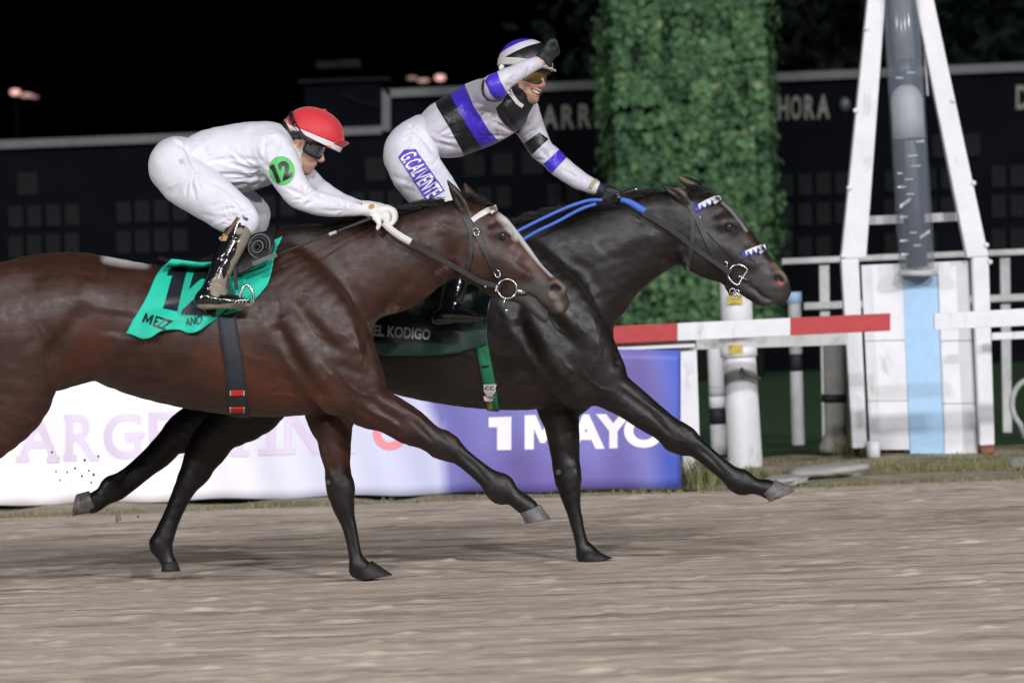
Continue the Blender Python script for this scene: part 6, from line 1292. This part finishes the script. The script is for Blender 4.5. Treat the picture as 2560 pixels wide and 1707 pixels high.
JK.zone('blk', [(1196, 206), (1204, 196), (1226, 188), (1226, 196), (1208, 204)], yr=(Y2 - .25, Y2 + .2))
JK.zone('blk', [(1209, 202), (1206, 222), (1208, 238), (1218, 249), (1234, 254), (1252, 250), (1263, 240)], 3.2, yr=(-9, Y2 - .2))
JK.zone('blu', [(1212, 204), (1230, 176), (1241, 174), (1250, 200), (1268, 233), (1258, 246), (1240, 250), (1226, 236)], yr=(-9, Y2 - .27))
JK.zone('blk', [(1292, 372), (1348, 331), (1372, 348), (1318, 398)], yr=farz); JK.zone('blu', [(1344, 424), (1400, 372), (1424, 386), (1366, 448)], yr=farz)
JK.strokes(f=1.6, L=[([(1250, 300), (1200, 260), (1180, 240)], -.004, 7), ([(1290, 335), (1250, 310), (1215, 270)], -.005, 6), ([(1262, 325), (1225, 300)], -.004, 5), ([(1228, 262), (1205, 290), (1200, 320)], -.004, 8), ([(1060, 350), (1100, 360), (1150, 372)], -.005, 7), ([(1080, 330), (1120, 350)], -.003, 6), ([(1100, 290), (1140, 350)], -.003, 8),
            ([(1092, 262), (1100, 300), (1120, 340)], -.003, 8), ([(1310, 345), (1330, 330), (1346, 322)], -.005, 5), ([(1300, 330), (1330, 312)], -.003, 5), ([(1345, 390), (1372, 370)], -.004, 6), ([(1360, 400), (1384, 388)], -.003, 5), ([(1400, 420), (1450, 450)], -.003, 7), ([(1445, 460), (1452, 440)], -.002, 3), ([(1460, 468), (1468, 444)], -.002, 3),
            ([(1262, 222), (1290, 200)], -.003, 6), ([(1262, 200), (1310, 175)], -.0025, 6), ([(1318, 190), (1326, 160)], -.0025, 4)])
JK.ripple(.0024, .09, 8); JK.fin(1, .3); BJK2 = JK.bvh(); JK.build('jersey', M_SILK2, j2)
BR = Skin(BRE2, .006, 2)
folds(BR, (1100, 396), 110, 200, 8, 40, 110, .0065, 4.2, 17); folds(BR, (1040, 320), 70, 140, 5, 30, 80, .005, 4.5, 18)
BR.strokes(f=1.6, L=[([(1020, 310), (1056, 340), (1080, 376), (1100, 392)], -.006, 6, dict(taper=.05)), ([(1010, 330), (1050, 356), (1075, 392)], .004, 7), ([(1100, 392), (1080, 420), (1050, 440)], -.005, 6), ([(970, 440), (1010, 450), (1060, 470)], -.004, 7), ([(1000, 470), (1040, 478)], -.003, 6), ([(1110, 420), (1100, 450), (1110, 480)], -.004, 6), ([(1100, 400), (1124, 430), (1146, 470)], .003, 7)])
BR.ripple(.0018, .10, 7); BR.fin(1, .3); BBR2 = BR.bvh(); BR.build('breeches', M_BREECH, j2)
M_VIO = mat('violet_print', (0.10, 0.065, 0.50), .5, .35)
decal_poly('name_patch', [(996, 394), (1010, 375), (1039, 374), (1112, 478), (1068, 505)], BBR2, M_VIO, j2, .003, Y2 - .2, 7)
decal_text('name_print', 'G.CALVENTE', [(1036, 377), (1107, 477), (1069, 500), (999, 394)], BBR2, M_WPRINT, j2, .0048, Y2 - .2, bold=.012)
Skin(BOO2(-1), .006, 2).build('boot', M_BOOT2, j2); Skin(BOO2(1), .009, 1).build('boot', M_BOOT2, j2)
# raised glove, fingers folded at the helmet's brim
fing = []
for i_ in range(4):
    q = i_ * .021; fing.append([(1366 + i_ * 1.5, 124 + i_ * 3, 8.5, .0115, -.285 + q), (1376 + i_ * 2, 106 + i_ * 4, 8, .0112, -.29 + q), (1386 + i_ * 1.5, 104 + i_ * 5, 7.5, .0108, -.285 + q), (1390 + i_, 118 + i_ * 5, 7, .0104, -.275 + q), (1382, 130 + i_ * 4, 6.4, .010, -.265 + q)])
glove('glove', Y2, [(1352, 146, 13, .026, -.27), (1362, 138, 16, .034, -.262), (1370, 128, 17, .042, -.258), (1374, 142, 14, .036, -.25)], fing, [(1366, 150, 9, .013, -.28), (1372, 158, 7.5, .0115, -.275), (1376, 164, 6, .010, -.265)], M_GLOVEB, j2)
fing = [[(1520 + i_, 476, 7.5, .0112, .0 + i_ * .022), (1540 + i_, 480, 7.2, .0108, .0 + i_ * .022), (1552 + i_, 490, 6.6, .0102, .0 + i_ * .022), (1550, 503, 6, .0098, .0 + i_ * .022), (1538, 506, 5.5, .009, .0 + i_ * .022)] for i_ in range(4)]
glove('glove', Y2, [(1484, 467, 16, .028, .04), (1502, 474, 16.5, .03, .038), (1522, 482, 18, .042, .034), (1530, 488, 16, .043, .033)], fing, [(1512, 494, 9, .013, -.005), (1526, 504, 7.5, .0115, -.02), (1540, 506, 6, .010, -.018)], M_GLOVEB, j2)
M_CUFF = mat('tan_cuff', (0.42, 0.32, 0.19), .7, .3)
MB().tube([W(1480, 463, Y2 + .045), W(1488, 468, Y2 + .04)], [19.5 * MPP(Y2), 18.5 * MPP(Y2)], 20).build('cuff', M_CUFF, j2, smooth=True)
# collar
ribbon('collar', BJK2, [(1272, 228), (1280, 244), (1292, 258), (1304, 266)], 9, .006, M_WCAP, j2, .006, Y2 - .09, 3)
# helmet
OH2 = O2 + FR2[2] * .076 - FR2[0] * .006; AX2 = (FR2[0], FR2[1], FR2[2])
M_STRIPE = mat('striped_cap', (0.62, 0.60, 0.66), .45, .4, var=.04, zones=[('blk', (.010, .010, .014), -.5, .5, .35), ('blu', (.055, .028, .52), -.5, .5, .4)])
def hz(P, V):
    h_ = (V - OH2) @ FR2[2]; return h_
hat2, BH2 = dome('cap', OH2, AX2, .138, .112, .112, M_STRIPE, j2, {'blk': lambda P, V: spoly(P, [(1236, 160), (1244, 152), (1262, 143), (1290, 128), (1320, 115), (1350, 107), (1400, 108), (1410, 160), (1300, 166), (1250, 176)]) , 'blu': lambda P, V: spoly(P, [(1250, 134), (1269, 121), (1298, 107), (1322, 100), (1346, 97), (1350, 80), (1300, 70), (1240, 90)])}, pw=.92)
band('cap_band', OH2, AX2, .1385, .1125, (.004, -.03), mat('cream_band', (.62, .60, .54), .5, .4), j2, (1.0, .985))
band('cap_peak', OH2, AX2, .1385, .1125, (-.022, -.026), M_WCAP, j2, (1.0, 1.0), 28, (-.7, .7), .020, .006)
dome('helmet_shell', OH2 - FR2[2] * .03, AX2, .128, .104, .12, M_BLACK, j2)
band('helmet_rim', OH2, AX2, .134, .108, (-.026, -.044), M_BLACK, j2, (1.0, .97))
goggles(O2, FR2, 1.0, mat('amber_lens', (0.15, 0.09, 0.022), .12, .6, coat=.8, var=.35, nscale=16), mat('brown_frame', (.05, .035, .02), .35), j2, vc=.006)
ribbon('chin_strap', BJ2, [(1290, 208), (1296, 228), (1304, 246), (1316, 260), (1330, 264)], 9, .004, M_BLACK, j2, .004, Y2 - .1, 3); MB().ball(W(1254, 170, Y2 - .08), (.014, .008, .016)).build('ear_pad', M_WCAP, j2, smooth=True)

# ---- whips
wh = thing('riding_whip', 'thin black riding whip pointing back from the white glove to the teal cloth', 'whip', tuple(W(918, 550, Y1 - .15)))
MB().tube([W(975, 518, Y1 - .11), W(940, 538, Y1 - .135), W(918, 550, Y1 - .15), W(823, 586, Y1 - .24), W(750, 615, Y1 - .30), W(690, 638, Y1 - .33)], [.008, .0085, .0075, .0055, .005, .006], 8).build('shaft', M_LEATH, wh, smooth=True)
ribbon('flap', None, [(692, 637), (660, 648), (632, 660)], 11, .006, M_GREY2, wh, 0, Y1 - .335, 5); MB().ball(W(978, 516, Y1 - .108), .011).build('knob', M_LEATH, wh, smooth=True)
MB().tube([W(840, 580, Y1 - .225), W(822, 587, Y1 - .242)], .0075, 8).build('collar', M_GREYW, wh, smooth=True)
wh2 = thing('riding_whip', 'short black whip butt held in the black glove on the dark horse', 'whip', tuple(W(1560, 480, Y2)))
MB().tube([W(1542, 494, Y2 - .01), W(1560, 484, Y2 - .012), W(1580, 477, Y2 - .015), W(1590, 474, Y2 - .016)], [.011, .013, .012, .014], 10).build('handle', M_LEATH, wh2, smooth=True)
MB().tube([W(1588, 474.6, Y2 - .016), W(1592, 473, Y2 - .016)], [.0155, .0135], 12).build('cap', M_STEEL, wh2, smooth=True); MB().tube([W(1544, 493, Y2 - .011), W(1550, 490, Y2 - .011)], [.014, .014], 12).build('collar', M_GREYW, wh2, smooth=True)
MB().tube([W(1542, 494, Y2 - .01), W(1500, 512, Y2 - .0), W(1400, 560, Y2 + .02)], [.009, .007, .005], 8).build('shaft', M_LEATH, wh2, smooth=True)

# ---- flying dirt
rc = random.Random(4); cm = None; M_CLOD = mat('wet_sand_clod', (0.20, 0.16, 0.13), .9, .2, var=.3, nscale=40)
for (x, y, s_) in ((296, 1294, 9), (130, 1130, 3), (212, 1150, 3.5), (234, 1186, 4), (222, 1176, 3), (246, 1140, 3), (205, 1190, 3), (188, 1170, 3), (168, 1180, 2.5), (345, 1290, 4), (150, 1200, 2.5), (228, 1206, 3), (140, 1178, 2.5)):
    mb = MB().ball((0, 0, 0), 1, 9, 6); V = np.array(mb.v); V *= (1 + .3 * np.sin(V @ np.array([3.1, 2.2, 4.0]) + x))[:, None]; Yc__ = Y2 + rc.uniform(-.25, .1)
    V = V * np.array([1.0, .8, 1.25]) * s_ * .8 * MPP(Yc__) + W(x, y, Yc__); tag(MB().add(V, mb.f).build('dirt_clod', M_CLOD, None, smooth=True), 'small dark clod of sand thrown up by the hooves', 'clod', 'clods of sand flying behind the dark horse')

# ---- pieces that belong to a part hang under that part
def under(root, parent_name, *names):
    base = lambda o: o.name.split('.')[0]; mid = lambda o: np.mean([v.co[:] for v in o.data.vertices], 0)
    ps = [(o, mid(o)) for o in root.children if base(o) == parent_name]
    for o in list(root.children):
        if base(o) in names and ps:
            c = mid(o); p = min(ps, key=lambda q: np.linalg.norm(q[1] - c))[0]; o.parent = p; o.matrix_parent_inverse = Matrix.Identity(4)
for j_ in (j1, j2):
    under(j_, 'cap', 'cap_band', 'cap_peak', 'cap_button', 'band_mark', 'helmet_shell', 'helmet_rim', 'ear_pad'); under(j_, 'goggle_frame', 'goggle_lens', 'goggle_strap'); under(j_, 'boot', 'boot_strap', 'patch')
    under(j_, 'jersey', 'badge', 'badge_number', 'collar', 'cuff'); under(j_, 'breeches', 'name_patch', 'name_print', 'brand_print', 'pull_tab'); under(j_, 'glove', 'emblem', 'wrist_band'); under(j_, 'body', 'mouth', 'teeth')
for h_ in (h1, h2): under(h_, 'body', 'eye', 'eyelid')
for b_ in (br1, br2):
    under(b_, 'browband', 'browband_front'); under(b_, 'noseband', 'noseband_front'); under(b_, 'cheek_strap', 'buckle'); under(b_, 'bit_ring', 'bit', 'bit_drop'); under(b_, 'rein', 'rein_grip', 'rein_keeper', 'rein_loop')
for s_ in (sad1, sad2): under(s_, 'girth', 'elastic', 'elastic_trim', 'buckle_guard', 'mark', 'buckle_tail', 'buckle', 'girth_keeper'); under(s_, 'flap', 'coil'); under(s_, 'stirrup_iron', 'toe_cage')
for c_ in (cl1, cl2): under(c_, 'cloth', 'number', 'name_print')
under(ban, 'fabric', 'letter', 'serif', 'logo_ring'); under(tow, 'leg', 'bolt'); under(tow, 'clear_tube', 'mark', 'signal_lamp', 'lower_liner', 'upper_liner', 'top_liner', 'tube_ring', 'cable_box'); under(fat, 'shaft', 'chain'); under(sb, 'panel', 'letter', 'indicator_lamp')
